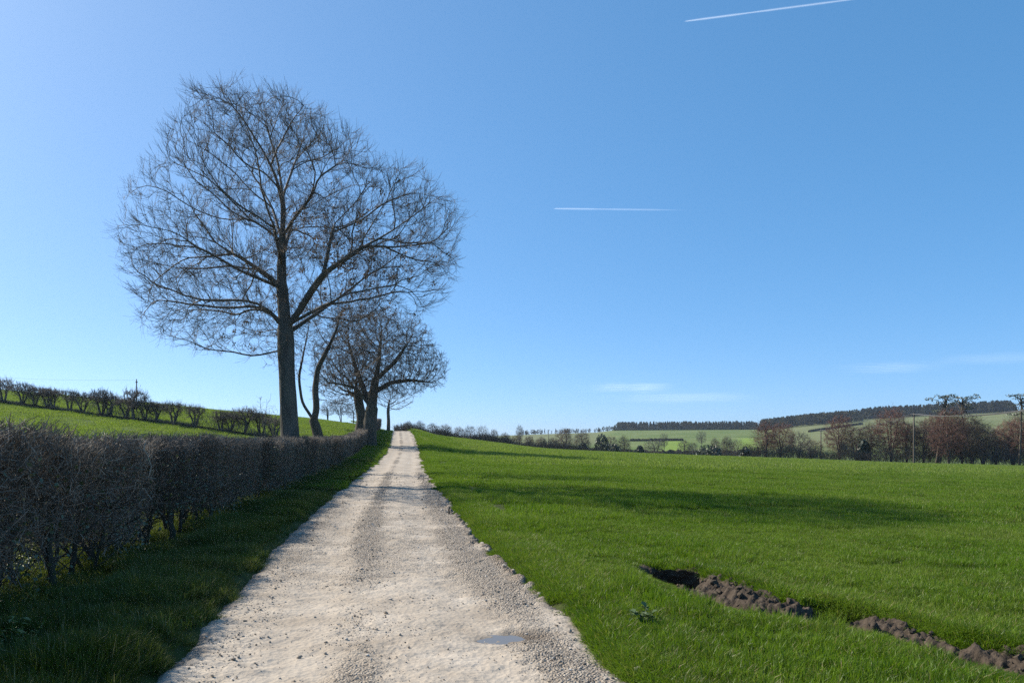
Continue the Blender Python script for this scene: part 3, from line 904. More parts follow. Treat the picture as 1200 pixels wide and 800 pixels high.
# ------------------------------------------------------------------ trees
def colonize(att, pos0, par0, step, di, dk, up=0.08, jit=0.12, maxit=220, seed=0, maxch=3, centre=None, out=0.0):
    r = np.random.default_rng(seed)
    pos = [np.array(p, float) for p in pos0]; par = list(par0)
    nch = [0] * len(pos)
    for p in par:
        if p >= 0: nch[p] += 1
    att = np.array(att, float)
    nd = np.full(len(att), 1e9); ni = np.zeros(len(att), int)
    def upd(idx):
        nonlocal nd, ni
        P = np.array([pos[i] for i in idx])
        for s in range(0, len(P), 400):
            d = np.linalg.norm(att[:, None, :] - P[None, s:s + 400], axis=2)
            j = d.argmin(1); dm = d[np.arange(len(att)), j]
            m = dm < nd
            nd[m] = dm[m]; ni[m] = np.array(idx[s:s + 400])[j[m]]
    upd(list(range(len(pos))))
    for it in range(maxit):
        keep = nd > dk
        att = att[keep]; nd = nd[keep]; ni = ni[keep]
        if len(att) == 0: break
        act = nd < di
        if not act.any(): break
        ids, inv = np.unique(ni[act], return_inverse=True)
        base = np.array([pos[i] for i in ids])
        v = att[act] - base[inv]; v /= np.linalg.norm(v, axis=1)[:, None]
        D = np.zeros((len(ids), 3)); np.add.at(D, inv, v)
        D /= (np.linalg.norm(D, axis=1)[:, None] + 1e-9)
        for k, i in enumerate(ids):      # inertia along the parent direction
            if par[i] >= 0:
                pd = pos[i] - pos[par[i]]; n_ = np.linalg.norm(pd)
                if n_ > 0: D[k] += 0.35 * pd / n_
        if centre is not None:
            ra = base - np.array(centre); ra /= (np.linalg.norm(ra, axis=1)[:, None] + 1e-9)
            D += out * ra
        D += r.normal(0, jit, D.shape); D[:, 2] += up
        D /= (np.linalg.norm(D, axis=1)[:, None] + 1e-9)
        new = []
        for k, i in enumerate(ids):
            if nch[i] >= maxch: continue
            q = base[k] + D[k] * step
            pos.append(q); par.append(int(i)); nch.append(0); nch[i] += 1
            new.append(len(pos) - 1)
        if not new: 
            nd[:] = np.where(act, 1e9, nd); break
        upd(new)
        # attractors stuck on saturated nodes are dropped
        sat = np.array([nch[i] >= maxch for i in ni]); 
        if sat.any():
            k2 = ~(sat & (nd < step)); att = att[k2]; nd = nd[k2]; ni = ni[k2]
    return np.array(pos), np.array(par)

def pipe_radii(pos, par, r_tip, r_base):
    n = len(pos); ch = np.zeros(n, int)
    for i in range(1, n):
        if par[i] >= 0: ch[par[i]] += 1
    tips = max(int((ch == 0).sum()), 2)
    e = math.log(tips) / math.log(r_base / r_tip)
    a = np.where(ch == 0, r_tip ** e, 0.0)
    for i in range(n - 1, 0, -1):
        a[par[i]] += a[i]
    return a ** (1 / e), ch

def ring_frames(P):
    T = np.gradient(P, axis=0) if len(P) > 2 else np.repeat((P[-1] - P[0])[None], len(P), 0)
    T = T / (np.linalg.norm(T, axis=1)[:, None] + 1e-9)
    a = np.array([1., 0, 0]) if abs(T[0][0]) < 0.8 else np.array([0, 1., 0])
    U = np.zeros_like(P); W = np.zeros_like(P)
    u = np.cross(T[0], a); u /= np.linalg.norm(u)
    for i in range(len(P)):
        u = u - T[i] * np.dot(u, T[i]); u /= (np.linalg.norm(u) + 1e-9)
        U[i] = u; W[i] = np.cross(T[i], u)
    return U, W

class Tubes:
    def __init__(s): s.V = []; s.F = []; s.n = 0; s.T = []; s.tri = []
    def sweep(s, P, R, k, flute=0, seed=0):
        P = np.asarray(P, float); R = np.asarray(R, float)
        U, W = ring_frames(P)
        a = np.linspace(0, 2 * np.pi, k, endpoint=False)
        rr = R[:, None] * np.ones(k)[None]
        if flute:
            q = np.arange(len(P))[:, None] * 0.6 + seed
            rr = rr * (1 + flute * (vnoise(np.cos(a)[None] * 1.6 + q * 0.3 + 20, np.sin(a)[None] * 1.6 + q * 0.12 + 20, 5) - .5) * 2)
        ring = P[:, None, :] + rr[:, :, None] * (np.cos(a)[None, :, None] * U[:, None] + np.sin(a)[None, :, None] * W[:, None])
        m = len(P)
        i = s.n + np.arange(m * k).reshape(m, k)
        j = np.roll(i, -1, axis=1)
        f = np.stack([i[:-1], j[:-1], j[1:], i[1:]], -1).reshape(-1, 4)
        s.V.append(ring.reshape(-1, 3)); s.F.append(f); s.n += m * k; s.T.append(np.full(m * k, .4))
        s.tri.append(np.array([[i[-1, 0], i[-1, q], i[-1, q + 1]] for q in range(1, k - 1)]))
    def twigs(s, P, R, k=3):
        """P (n,m,3) polylines, R (n,m)"""
        n, m, _ = P.shape
        if n == 0: return
        T = P[:, -1] - P[:, 0]; T /= (np.linalg.norm(T, axis=1)[:, None] + 1e-9)
        a0 = np.where(np.abs(T[:, :1]) < 0.8, np.array([[1., 0, 0]]), np.array([[0, 1., 0]]))
        U = np.cross(T, a0); U /= np.linalg.norm(U, axis=1)[:, None]; W = np.cross(T, U)
        a = np.linspace(0, 2 * np.pi, k, endpoint=False)
        off = np.cos(a)[None, :, None] * U[:, None] + np.sin(a)[None, :, None] * W[:, None]   # n,k,3
        ring = P[:, :, None, :] + R[:, :, None, None] * off[:, None]
        i = s.n + np.arange(n * m * k).reshape(n, m, k); j = np.roll(i, -1, axis=2)
        f = np.stack([i[:, :-1], j[:, :-1], j[:, 1:], i[:, 1:]], -1).reshape(-1, 4)
        s.V.append(ring.reshape(-1, 3)); s.F.append(f); s.n += n * m * k; s.T.append(np.repeat(np.random.default_rng(n).random(n), m * k))
    def mesh(s, name, mat, smooth=True):
        fs = [np.concatenate(s.F)]
        if s.tri: fs.append(np.concatenate([t for t in s.tri if len(t)]))
        me = mesh_from(name, np.concatenate(s.V), fs, smooth)
        add_attr(me, "tint", np.concatenate(s.T))
        me.materials.append(mat); return me

def tree_mesh(pos, par, rad, r_split, flare=0.0, k_big=12, flare_h=0.8):
    """chains swept; thick ones into trunk tubes, thin ones into crown tubes"""
    n = len(pos); kids = [[] for _ in range(n)]
    for i in range(n):
        if par[i] >= 0: kids[par[i]].append(i)
    trunk = Tubes(); crown = Tubes()
    starts = [(0, -1)]
    sid = 0
    while starts:
        i, p = starts.pop()
        ch = [] if p < 0 else [p]
        c = i
        while True:
            ch.append(c)
            if not kids[c]: break
            ks = sorted(kids[c], key=lambda q: -rad[q])
            for q in ks[1:]: starts.append((q, c))
            c = ks[0]
        if len(ch) < 2: continue
        P = pos[ch]; R = rad[ch].copy()
        if p >= 0: R[0] = min(rad[p], R[1] * 1.25)
        if flare and p < 0: R = R * (1 + flare * np.exp(-(P[:, 2] - P[0, 2]) / flare_h))
        # split chain at r_split
        cut = int(np.argmax(R < r_split)) if (R < r_split).any() else len(R)
        if cut > 0 and R[0] >= r_split:
            e = min(cut + 1, len(R))
            if e >= 2: trunk.sweep(P[:e], R[:e], k_big if R[0] > 2.5 * r_split else 7, 0.13 if R[0] > 2.5 * r_split else 0.0, sid)
            if cut < len(R) - 1: crown.sweep(P[cut:], R[cut:], 4)
        else:
            crown.sweep(P, R, 4 if R[0] > r_split * .35 else 3)
        sid += 1
    return trunk, crown

def make_twigs(pos, par, rad, ch, r, rmax, per, length, r0, up, crown, spread=0.7, side=True, ctr=None, bend=.16):
    idx = np.where(rad < rmax)[0]; idx = idx[idx > 0]
    reps = r.poisson(per, len(idx)) + (ch[idx] == 0)
    idx = np.repeat(idx, reps)
    n = len(idx)
    D = pos[idx] - pos[par[idx]]; D /= (np.linalg.norm(D, axis=1)[:, None] + 1e-9)
    if ctr is not None:
        ra = pos[idx] - np.array(ctr); D = D + 0.6 * ra / (np.linalg.norm(ra, axis=1)[:, None] + 1e-9)
    D = D + r.normal(0, spread, D.shape); D /= np.linalg.norm(D, axis=1)[:, None]
    ln = length * r.uniform(.5, 1.3, n)
    fr = r.random(n)[:, None]
    p0 = pos[idx] * fr + pos[par[idx]] * (1 - fr)
    up_v = np.array([0, 0, 1.0])
    P = np.zeros((n, 4, 3)); P[:, 0] = p0
    d = D
    for j in range(1, 4):
        P[:, j] = P[:, j - 1] + d * (ln / 3)[:, None]
        d = d + up_v * up + r.normal(0, bend, d.shape); d /= np.linalg.norm(d, axis=1)[:, None]
    R = np.repeat((r0 * np.array([1.0, .85, .7, .5]))[None], n, 0)
    crown.twigs(P, R)
    if side:
        m = n
        q = r.integers(0, n, m); j = r.integers(1, 3, m)
        d = P[q, j] - P[q, j - 1]; d /= (np.linalg.norm(d, axis=1)[:, None] + 1e-9)
        d = d + r.normal(0, .6, d.shape); d[:, 2] += up; d /= np.linalg.norm(d, axis=1)[:, None]
        l2 = length * r.uniform(.25, .6, m)
        P2 = np.zeros((m, 3, 3)); P2[:, 0] = P[q, j]
        P2[:, 1] = P2[:, 0] + d * (l2 / 2)[:, None]
        d[:, 2] += up * 1.2; d /= np.linalg.norm(d, axis=1)[:, None]
        P2[:, 2] = P2[:, 1] + d * (l2 / 2)[:, None]
        crown.twigs(P2, np.repeat((r0 * np.array([.75, .6, .4]))[None], m, 0))
    return P[:, -1]

def ell_points(r, n, c, rad, shell=0.0):
    v = r.normal(0, 1, (n, 3)); v /= np.linalg.norm(v, axis=1)[:, None]
    q = r.random(n) ** (1 / 3.); q = shell + (1 - shell) * q
    return np.array(c) + v * q[:, None] * np.array(rad)

# --- the tall ash
def line_nodes(pts, step, start_par, pos, par):
    pts = np.array(pts, float)
    seg = np.linalg.norm(np.diff(pts, axis=0), axis=1); cum = np.concatenate([[0], np.cumsum(seg)])
    nn = max(int(cum[-1] / step), 1)
    t = np.linspace(0, cum[-1], nn + 1)
    q = np.stack([np.interp(t, cum, pts[:, k]) for k in range(3)], 1)
    # soften corners
    for _ in range(2):
        q[1:-1] = 0.25 * q[:-2] + 0.5 * q[1:-1] + 0.25 * q[2:]
    first = 0
    if start_par >= 0: first = 1
    p = start_par; ids = []
    for v in q[first:]:
        pos.append(v); par.append(p); p = len(pos) - 1; ids.append(p)
    return ids

def nearest_node(pos, q):
    P = np.array(pos); return int(np.linalg.norm(P - np.array(q), axis=1).argmin())

def ash_tree():
    r = np.random.default_rng(51)
    Y0 = 25.5; X0 = (340 - 600) / F * Y0
    zb = float(ground_z(np.array([X0]), np.array([Y0]))[0])
    def w(px, py, dy=0.0):     # tree-local coordinates
        Y = Y0 + dy
        return ((px - 600) / F * Y - X0, dy, EYE - (py - HY) * Y / F - zb)
    pos, par = [], []
    b = w(343, 560)
    line_nodes([(b[0], 0, -0.15), w(339, 500), w(336, 450), w(335, 405), w(333, 365, .05), w(330, 320, .1), w(331, 280, .1), w(332, 235, .2), w(326, 190, .1), w(314, 155, 0), w(311, 132, .2)], 0.2, -1, pos, par)
    limbs = [
        [w(338, 388), w(350, 366, -.2), w(362, 345, -.5), w(380, 320, -.9), w(405, 303, -1.1), w(425, 290, -1.0)],
        [w(380, 320, -.9), w(386, 288, -.4), w(392, 262, .2)],
        [w(328, 335), w(312, 322, .4), w(292, 308, .8), w(268, 294, 1.1)],
        [w(328, 340), w(308, 328, -.6), w(284, 318, -1.4)],
        [w(331, 285), w(312, 268, -.6), w(292, 256, -1.2)],
        [w(331, 280), w(320, 245, .8), w(304, 216, 1.3)],
        [w(331, 275), w(345, 255, -.8), w(364, 232, -1.4)],
        [w(332, 240), w(324, 208, -.8), w(310, 180, -1.2)],
        [w(332, 228), w(343, 198, .8), w(352, 172, 1.1)],
        [w(330, 300), w(338, 275, 1.2), w(348, 246, 2.2)],
        [w(340, 395), w(360, 375, .8), w(388, 356, 1.6)],
        [w(340, 385), w(372, 362, -.9), w(400, 348, -1.3)],
        [w(334, 382), w(318, 366, -.3), w(302, 356, -.8)],
        [w(330, 310), w(325, 285, -1.2), w(320, 262, -2.2)],
    ]
    for lm in limbs:
        s = nearest_node(pos, lm[0])
        line_nodes([pos[s]] + list(lm[1:]), 0.2, s, pos, par)
    s_ = Y0 / F
    ctr = w(332, 385)
    lobes = [(316, 230, 112, 96, 4.6, 4200), (254, 308, 92, 90, 3.9, 2700), (224, 264, 62, 72, 2.8, 700), (454, 270, 86, 66, 3.6, 2600),
             (375, 330, 92, 62, 3.2, 1100), (270, 365, 100, 54, 2.6, 1200), (314, 168, 78, 46, 3.0, 900), (385, 222, 68, 64, 3.4, 900), (478, 315, 52, 62, 2.2, 500)]
    def cloud(scale_n, shell):
        return np.concatenate([ell_points(r, int(n * scale_n), w(px, py), (rx * s_, ry, rz * s_), shell) for (px, py, rx, rz, ry, n) in lobes])
    # boughs first, then the fine branching between them
    A1 = cloud(0.055, 0.5)
    pos, par = colonize(A1, pos, par, 0.30, 7.0, 0.75, up=0.22, jit=0.10, maxit=60, seed=4, centre=ctr, out=0.55)
    A = cloud(1.0, 0.25)
    g = vnoise(A[:, 0] / 1.0 + 40, A[:, 2] / 1.0 + 40, 3) + vnoise(A[:, 1] / 1.1 + 40, A[:, 2] / 1.2 + 10, 4)
    A = A[g > 0.70]
    pos, par = colonize(A, pos, par, 0.17, 1.3, 0.26, up=0.16, jit=0.09, maxit=90, seed=5, centre=ctr, out=0.6)
    rad, ch = pipe_radii(pos, par, 0.0100, 0.30)
    rad = rad * (rad / rad[0]) ** 0.16
    rad = np.maximum(rad * np.clip(1.0 - .3 * pos[:, 2] / pos[:, 2].max(), .25, 1), np.minimum(rad, .005))
    trunk, crown = tree_mesh(pos, par, rad, 0.055, flare=0.35, k_big=14, flare_h=0.7)
    make_twigs(pos, par, rad, ch, r, 0.0165, 1.4, 0.52, 0.0042, 0.22, crown, 0.30, True, ctr, .07)
    root = link("ash_tree", None, None, None, (X0, Y0, zb))
    tag(root, "tallest bare tree with domed crown and stout grey trunk rising from the hedge", "tree")
    link("trunk", trunk.mesh("ash_trunk", M['ash_bark']), None, root)
    link("crown", crown.mesh("ash_crown", M['ash_twig']), None, root)
    # dry seed bunches hanging in the lower crown
    cand = pos[(rad < 0.02)]
    q = np.stack([600 + (cand[:, 0] + X0) / (Y0 + cand[:, 1]) * F, HY - (cand[:, 2] + zb - EYE) / (Y0 + cand[:, 1]) * F], 1)
    wgt = np.exp(-((q[:, 0] - 415) / 58) ** 2 - ((q[:, 1] - 315) / 65) ** 2) + 0.25 * np.exp(-((q[:, 0] - 285) / 45) ** 2 - ((q[:, 1] - 400) / 35) ** 2) + 0.10 * np.exp(-((q[:, 0] - 360) / 60) ** 2 - ((q[:, 1] - 250) / 50) ** 2)
    pick = r.choice(len(cand), 300, p=wgt / wgt.sum())
    V, Fq, T = [], [], []
    for ci in pick:
        c = cand[ci] + r.normal(0, .1, 3)
        for j in range(9):
            a = c + r.normal(0, .05, 3) - np.array([0, 0, .05]); u = r.normal(0, .020, 3); v = np.array([r.normal(0, .012), r.normal(0, .012), -.05])
            b0 = len(V)
            V += [a - u, a + u, a + u * .6 + v, a - u * .6 + v]; Fq.append([b0, b0 + 1, b0 + 2, b0 + 3]); T += [r.random()] * 4
    me = mesh_from("seed_bunches", np.array(V), [np.array(Fq)]); add_attr(me, "tint", T); me.materials.append(M['seed'])
    sb = link("seed_bunches", me, None, root); sb["kind"] = "stuff"
ash_tree()

def grown_tree(name, seed, trunk_pts, ells, r_base, r_tip, step, di, dk, bark, twig, per, tl, tr, up, rmax, flare=0.3, limbs=(), r_split=0.05, jit=0.16, spread=.7, k_big=12, side=True, thin=.18, taper=0.25):
    r = np.random.default_rng(seed)
    pos, par = [], []
    line_nodes(trunk_pts, step, -1, pos, par)
    for lm in limbs:
        s = nearest_node(pos, lm[0]); line_nodes([pos[s]] + list(lm[1:]), step, s, pos, par)
    A = np.concatenate([ell_points(r, n, c, rd, .2) for (c, rd, n) in ells])
    cz_ = A.mean(0) - np.array([0, 0, .35 * (A[:, 2].max() - A[:, 2].min())])
    pos, par = colonize(A, pos, par, step, di, dk, up, jit, 160, seed + 1, 3, cz_, .3)
    rad, ch = pipe_radii(pos, par, r_tip * 1.45, r_base)
    rad = rad * (rad / rad[0]) ** thin
    rad = np.maximum(rad * np.clip(1.0 - taper * pos[:, 2] / pos[:, 2].max(), .25, 1), np.minimum(rad, r_tip))
    trunk, crown = tree_mesh(pos, par, rad, r_split, flare, k_big)
    make_twigs(pos, par, rad, ch, r, rmax, per, tl, tr, max(up * 2, .1), crown, spread, side)
    return trunk.mesh(name + "_trunk", bark), crown.mesh(name + "_crown", twig)

def put_tree(name, tm, cm, x, y, label, cat="tree", group=None, rz=0.0, s=1.0, sink=0.1):
    z = float(ground_z(np.array([x]), np.array([y]))[0])
    root = link(name, None, None, None, (x, y, z - sink)); root.rotation_euler = (0, 0, rz)
    root.scale = (s, s, s) if np.isscalar(s) else s
    link("trunk", tm, None, root); link("crown", cm, None, root)
    tag(root, label, cat, group)
    return root

def X_at(px, Y): return (px - 600) / F * Y

def near_trees():
    # forked tree in the hedge beside the ash
    Y0 = 33.8; X0 = X_at(372, Y0); k = Y0 / F
    def w(px, py, dy=0.): 
        return ((px - 600) / F * (Y0 + dy) - X0, dy, EYE - (py - HY) * (Y0 + dy) / F - 0.1)
    tm, cm = grown_tree("forked", 61, [(0.25, 0, -.2), w(374, 516), w(371, 500), w(366, 487), w(354, 470), w(350, 440), w(356, 410), w(362, 380), w(364, 350)],
        [((w(350, 390)), (2.0, 1.6, 2.2), 200), ((w(400, 370, .5)), (2.4, 1.9, 2.2), 420), ((w(412, 345, 1)), (1.7, 1.7, 1.5), 220), (w(440, 395), (1.4, 1.4, 1.2), 160)], 0.25, 0.009, 0.2, 2.4, 0.34,
        M['oak_bark'], M['oak_twig'], 2.0, 0.45, 0.007, 0.08, 0.020,
        limbs=[[w(369, 492), w(371, 478), w(369, 455, .2), w(372, 430, .3), w(385, 405, .5), w(394, 385, .6), w(399, 366, .7)],
               [w(385, 405, .5), w(372, 385, .2), w(366, 360, 0)], [w(369, 450, .2), w(385, 440, .8), w(402, 436, 1.4), w(420, 440, 1.8)]], thin=.45, taper=.75)
    put_tree("forked_tree", tm, cm, X0, Y0, "slender tree with a low V-shaped fork, just behind the tallest tree's trunk", sink=.1)
    # stout oak beside the track
    Y0 = 70.0; X0 = X_at(434, Y0)
    def w2(px, py, dy=0.):
        zb = float(base_z(np.array([X0]), np.array([Y0]))[0])
        return ((px - 600) / F * (Y0 + dy) - X0, dy, EYE - (py - HY) * (Y0 + dy) / F - zb)
    tm, cm = grown_tree("oak", 63, [(-.1, 0, -.3), w2(433, 500), w2(435, 480), w2(437, 462), w2(440, 445), w2(444, 425), w2(446, 400)],
        [(w2(448, 415), (5.4, 4.8, 4.4), 3600), (w2(482, 430), (3.6, 3.2, 2.7), 1200), (w2(402, 420), (3.4, 3.2, 3.2), 1000), (w2(425, 388), (3.4, 3.0, 2.6), 900), (w2(508, 440), (1.4, 1.4, 1.2), 160)], 0.62, 0.013, 0.24, 3.0, 0.33,
        M['oak_bark'], M['oak_twig'], 2.3, 0.5, 0.0105, 0.03, 0.032,
        limbs=[[w2(434, 478), w2(418, 455, -.3), w2(400, 450, -.6), w2(385, 448, -.8)], [w2(438, 460), w2(458, 448, .5), w2(480, 445, 1), w2(505, 448, 1)],
               [w2(434, 474), w2(424, 450, .8), w2(415, 425, 1.6), w2(408, 400, 2)], [w2(440, 446), w2(462, 425, -1), w2(478, 402, -1.6)]], r_split=.07, jit=.26, spread=.9, k_big=12)
    put_tree("oak_tree", tm, cm, X0, Y0, "broad dense-crowned bare tree with thick dark trunk leaning over the track", sink=.1)
    # second trunk of that clump
    Y1 = 73.0; X1 = X_at(423, Y1)
    tm, cm = grown_tree("oak_mate", 65, [(0, 0, -.3), (-.1, 0, 1.2), (.1, 0, 2.4), (-.2, .1, 3.6), (-.5, .3, 5)],
        [((-1.2, .8, 7.0), (3.6, 3.2, 3.0), 1100), ((-2.5, 0, 5.4), (2.6, 2.4, 1.8), 450)], 0.50, 0.013, 0.26, 3.0, 0.36, M['oak_bark'], M['oak_twig'], 1.5, 0.5, 0.011, 0.03, 0.035, r_split=.07, jit=.24, spread=.9)
    put_tree("oak_tree", tm, cm, X1, Y1, "shorter bare tree with burred trunk close against the left side of the broad dense-crowned tree", sink=.1)
    # small tree on the crest
    Y2 = 108.0; X2 = X_at(455, Y2)
    tm, cm = grown_tree("crest", 67, [(0, 0, -.3), (.05, 0, 1.5), (-.05, 0, 3.0), (.1, 0, 4.2)],
        [((.4, 0, 5.0), (3.6, 3.0, 1.9), 420), ((1.8, 0, 4.2), (2.2, 2, 1.2), 120)], 0.24, 0.016, 0.3, 3.0, 0.5, M['oak_bark'], M['oak_twig'], 0.8, 0.55, 0.013, 0.04, 0.04, r_split=.07)
    put_tree("crest_tree", tm, cm, X2, Y2, "small thin-trunked bare tree at the crest where the track disappears", sink=.1)
near_trees()

# ------------------------------------------------------------------ the hedge
def hedge():
    r = np.random.default_rng(71)
    root = link("hedge", None, None, None, (0, 0, 0))
    tag(root, "long clipped bare hedge running along the left verge up to the crest", "hedge")
    variants = []
    for v in range(8):
        q = np.random.default_rng(720 + v)
        st = Tubes(); tw = Tubes()
        # stems from the foot
        ends = []
        for s in range(5):
            x0 = q.normal(0, .16); y0 = (s + .5) / 5 - .5 + q.normal(0, .06)
            p = np.array([x0, y0, -.1]); P = [p]; d = np.array([q.normal(0, .25), q.normal(0, .25), 1.])
            for j in range(6):
                p = p + d / np.linalg.norm(d) * .21; P.append(p); d = d + q.normal(0, .3, 3); d[2] = abs(d[2]) + .2
            st.sweep(np.array(P), np.linspace(q.uniform(.018, .034), .008, 7), 7)
            for b in range(10):
                j = q.integers(1, 6); e = np.array(P[j]); dd = q.normal(0, .7, 3); dd[2] = abs(dd[2]) * .7 + .15; dd /= np.linalg.norm(dd)
                e1 = e + dd * .16; e2 = e1 + (dd + q.normal(0, .35, 3)) * .16; e3 = e2 + (dd + q.normal(0, .5, 3)) * .14
                st.sweep(np.array([e, e1, e2, e3]), np.array([.009, .007, .006, .004]), 4)
        # twig mass (unit height 1.5, width 1.05)
        n = 4000
        x = q.uniform(-.5, .5, n); y = q.uniform(-.58, .58, n); z = 0.22 + 1.22 * q.random(n) ** 0.85
        if v >= 6: z = 0.50 + 0.95 * q.random(n) ** 0.9
        # favour the faces
        m = q.random(n) < .45; x = np.where(m, np.sign(x) * q.uniform(.30, .52, n), x)
        m2 = q.random(n) < .28; z = np.where(m2, q.uniform(1.15, 1.46, n), z)
        low = z < .55; x = np.where(low, x * .8, x)
        if v >= 6: y = y * (1 - .0 * z)
        d = np.stack([x * 1.0 + q.normal(0, .5, n), q.normal(0, .62, n), 0.40 + q.normal(0, .42, n) + .35 * (z > 1.2)], 1); d /= np.linalg.norm(d, axis=1)[:, None]
        ln = q.uniform(.12, .34, n)
        P = np.zeros((n, 4, 3)); P[:, 0] = np.stack([x, y, z], 1) - d * ln[:, None] * .6
        for j in range(1, 4):
            P[:, j] = P[:, j - 1] + d * (ln / 3)[:, None]
            d = d + q.normal(0, .30, d.shape); d /= np.linalg.norm(d, axis=1)[:, None]
        P[:, :, 0] = np.clip(P[:, :, 0], -.60, .60); 
        top = 1.50 + 0.07 * q.random(n)
        P[:, :, 2] = np.minimum(P[:, :, 2], top[:, None])
        rr = .0017 + .0042 * q.random(n) ** 2.2
        tw.twigs(P, rr[:, None] * np.array([1.1, 1., .85, .6])[None])
        # short spurs
        m = 3000; k = q.integers(0, n, m); j = q.integers(1, 4, m)
        d = q.normal(0, 1, (m, 3)); d[:, 2] += .35; d /= np.linalg.norm(d, axis=1)[:, None]
        P2 = np.zeros((m, 2, 3)); P2[:, 0] = P[k, j]; P2[:, 1] = P2[:, 0] + d * q.uniform(.03, .09, m)[:, None]
        tw.twigs(P2, np.repeat(np.array([[.002, .0012]]), m, 0))
        # leaves of ivy and bramble low down
        nl = 420
        lx = q.uniform(.1, .62, nl) * np.where(q.random(nl) < .75, 1, -1); ly = q.uniform(-.55, .55, nl); lz = (.08 if v < 6 else .5) + (1.15 if v < 6 else .8) * q.random(nl) ** 1.6
        V, T = [], []
        for i in range(nl):
            c = np.array([lx[i], ly[i], lz[i]]); a = q.normal(0, 1, 3); a /= np.linalg.norm(a); b = np.cross(a, q.normal(0, 1, 3)); b /= np.linalg.norm(b)
            L_ = q.uniform(.012, .026); W_ = L_ * .7
            V += [c - a * L_, c + b * W_, c + a * L_ * 1.2, c - b * W_]; T += [q.random()] * 4
        lf = mesh_from("hedge_leaves_%d" % v, np.array(V), [np.arange(nl * 4).reshape(-1, 4)]); add_attr(lf, "tint", T); lf.materials.append(M['hedge_leaf'])
        variants.append((st.mesh("hedge_stems_%d" % v, M['hedge_stem']), tw.mesh("hedge_twigs_%d" % v, M['hedge_twig'], False), lf))
    ang = math.atan(-0.148)
    GAPS = [7.3, 10.9, 13.4, 18.2]
    y = 1.6
    i = 0
    while y < 112:
        L_ = 1.0
        if y > 30: L_ = 1.5
        if y > 60: L_ = 2.2
        yy = y + L_ / 2; x = float(xh(yy)) - 3.72 + r.normal(0, .04)
        z = float(ground_z(np.array([x + .5]), np.array([yy]))[0])
        hs = 1.0 + r.normal(0, .028) + (.045 if yy < 6.9 else (.01 if yy < 10 else 0)) + (0.12 if yy > 75 else 0)
        gap = min(abs(yy - g_) for g_ in GAPS) < .5
        st, tw, lf = variants[(6 + i % 2) if gap else (i * 5 + int(r.integers(0, 3))) % 6]
        flip = math.pi if r.random() < .5 else 0
        m = link("stems", st, None, root, (x, yy, z)); m.scale = (1, L_, hs); m.rotation_euler = (0, 0, -ang + flip)
        t = link("twigs", tw, None, root, (x, yy, z)); t.scale = (1, L_, hs); t.rotation_euler = (0, 0, -ang + flip)
        if yy < 45:
            l = link("leaves", lf, None, root, (x, yy, z)); l.scale = (1, L_, hs); l.rotation_euler = (0, 0, -ang)
        y += L_ * .93; i += 1
    # stouter bare trunks showing at the hedge foot
    for (px, py, rr_) in [(196, 640, .040), (70, 690, .028), (225, 612, .03), (318, 577, .036)]:
        gx, gy = place_px(px, py)
        gy = gy + .15; gx = float(xh(gy)) - 3.30
        z = float(ground_z(np.array([gx]), np.array([gy]))[0])
        P = np.array([(0, 0, -.1), (.0, .01, .15), (-.03, .0, .35), (-.05, .03, .6), (-.12, .0, .9), (-.2, .05, 1.2)]) + np.array([gx, gy, z]) + r.normal(0, .015, (6, 3))
        T_ = Tubes(); T_.sweep(P, np.array([1.35, 1.05, .9, .8, .55, .3]) * rr_, 9, .15)
        link("stem", T_.mesh("hedge_stem", M['hedge_stem']), None, root)
    # pale broken stem on the face
    gy = 9.2; gx = float(xh(gy)) - 3.10
    T_ = Tubes(); T_.sweep(np.array([(0, 0, 1.0), (.01, .03, 1.12), (-.02, .0, 1.25), (-.06, -.02, 1.33), (-.05, .02, 1.45)]) + np.array([gx, gy, .1]), np.array([.006, .007, .008, .009, .005]), 6)
    o = link("broken_stem", T_.mesh("broken_stem", M['hedge_cut']), None, root); o["label"] = "pale broken stem on the hedge face"
hedge()

# ------------------------------------------------------------------ leafy weeds
def weed_mesh(name, seed, n, h, w, leaf, mat, upright=True):
    r = np.random.default_rng(seed)
    V, Fq, T = [], [], []
    tb = Tubes()
    ns = max(4, n // 14)
    for s in range(ns):
        a = r.random() * 6.28; rr = w * .5 * math.sqrt(r.random()); base = np.array([rr * .4 * math.cos(a), rr * .4 * math.sin(a), -.02])
        tip = np.array([rr * math.cos(a), rr * math.sin(a), h * r.uniform(.5, 1.0)])
        mid = .5 * (base + tip) + r.normal(0, .02, 3)
        tb.sweep(np.array([base, mid, tip]), np.array([.004, .003, .002]), 4)
        for i in range(n // ns):
            t = r.uniform(.15, 1.05); c = base + (tip - base) * t
            az = r.random() * 6.28; el = r.uniform(-.2, .9)
            d = np.array([math.cos(az) * math.cos(el), math.sin(az) * math.cos(el), math.sin(el)]); sd = np.array([-math.sin(az), math.cos(az), 0])
            Lf = leaf * r.uniform(.6, 1.3); Wf = Lf * r.uniform(.28, .45); b0 = len(V)
            dn = np.array([0, 0, -1.])
            V += [c, c + d * Lf * .5 + sd * Wf, c + d * Lf + dn * Lf * .25, c + d * Lf * .5 - sd * Wf, c + d * Lf * .45 + np.array([0, 0, -.12 * Lf])]
            Fq += [[b0, b0 + 1, b0 + 4], [b0 + 1, b0 + 2, b0 + 4], [b0 + 2, b0 + 3, b0 + 4], [b0 + 3, b0, b0 + 4]]
            T += [r.random()] * 5
    me = mesh_from(name, np.array(V), [np.array(Fq)]); add_attr(me, "tint", T); me.materials.append(mat)
    return me, tb.mesh(name + "_stalks", mat)

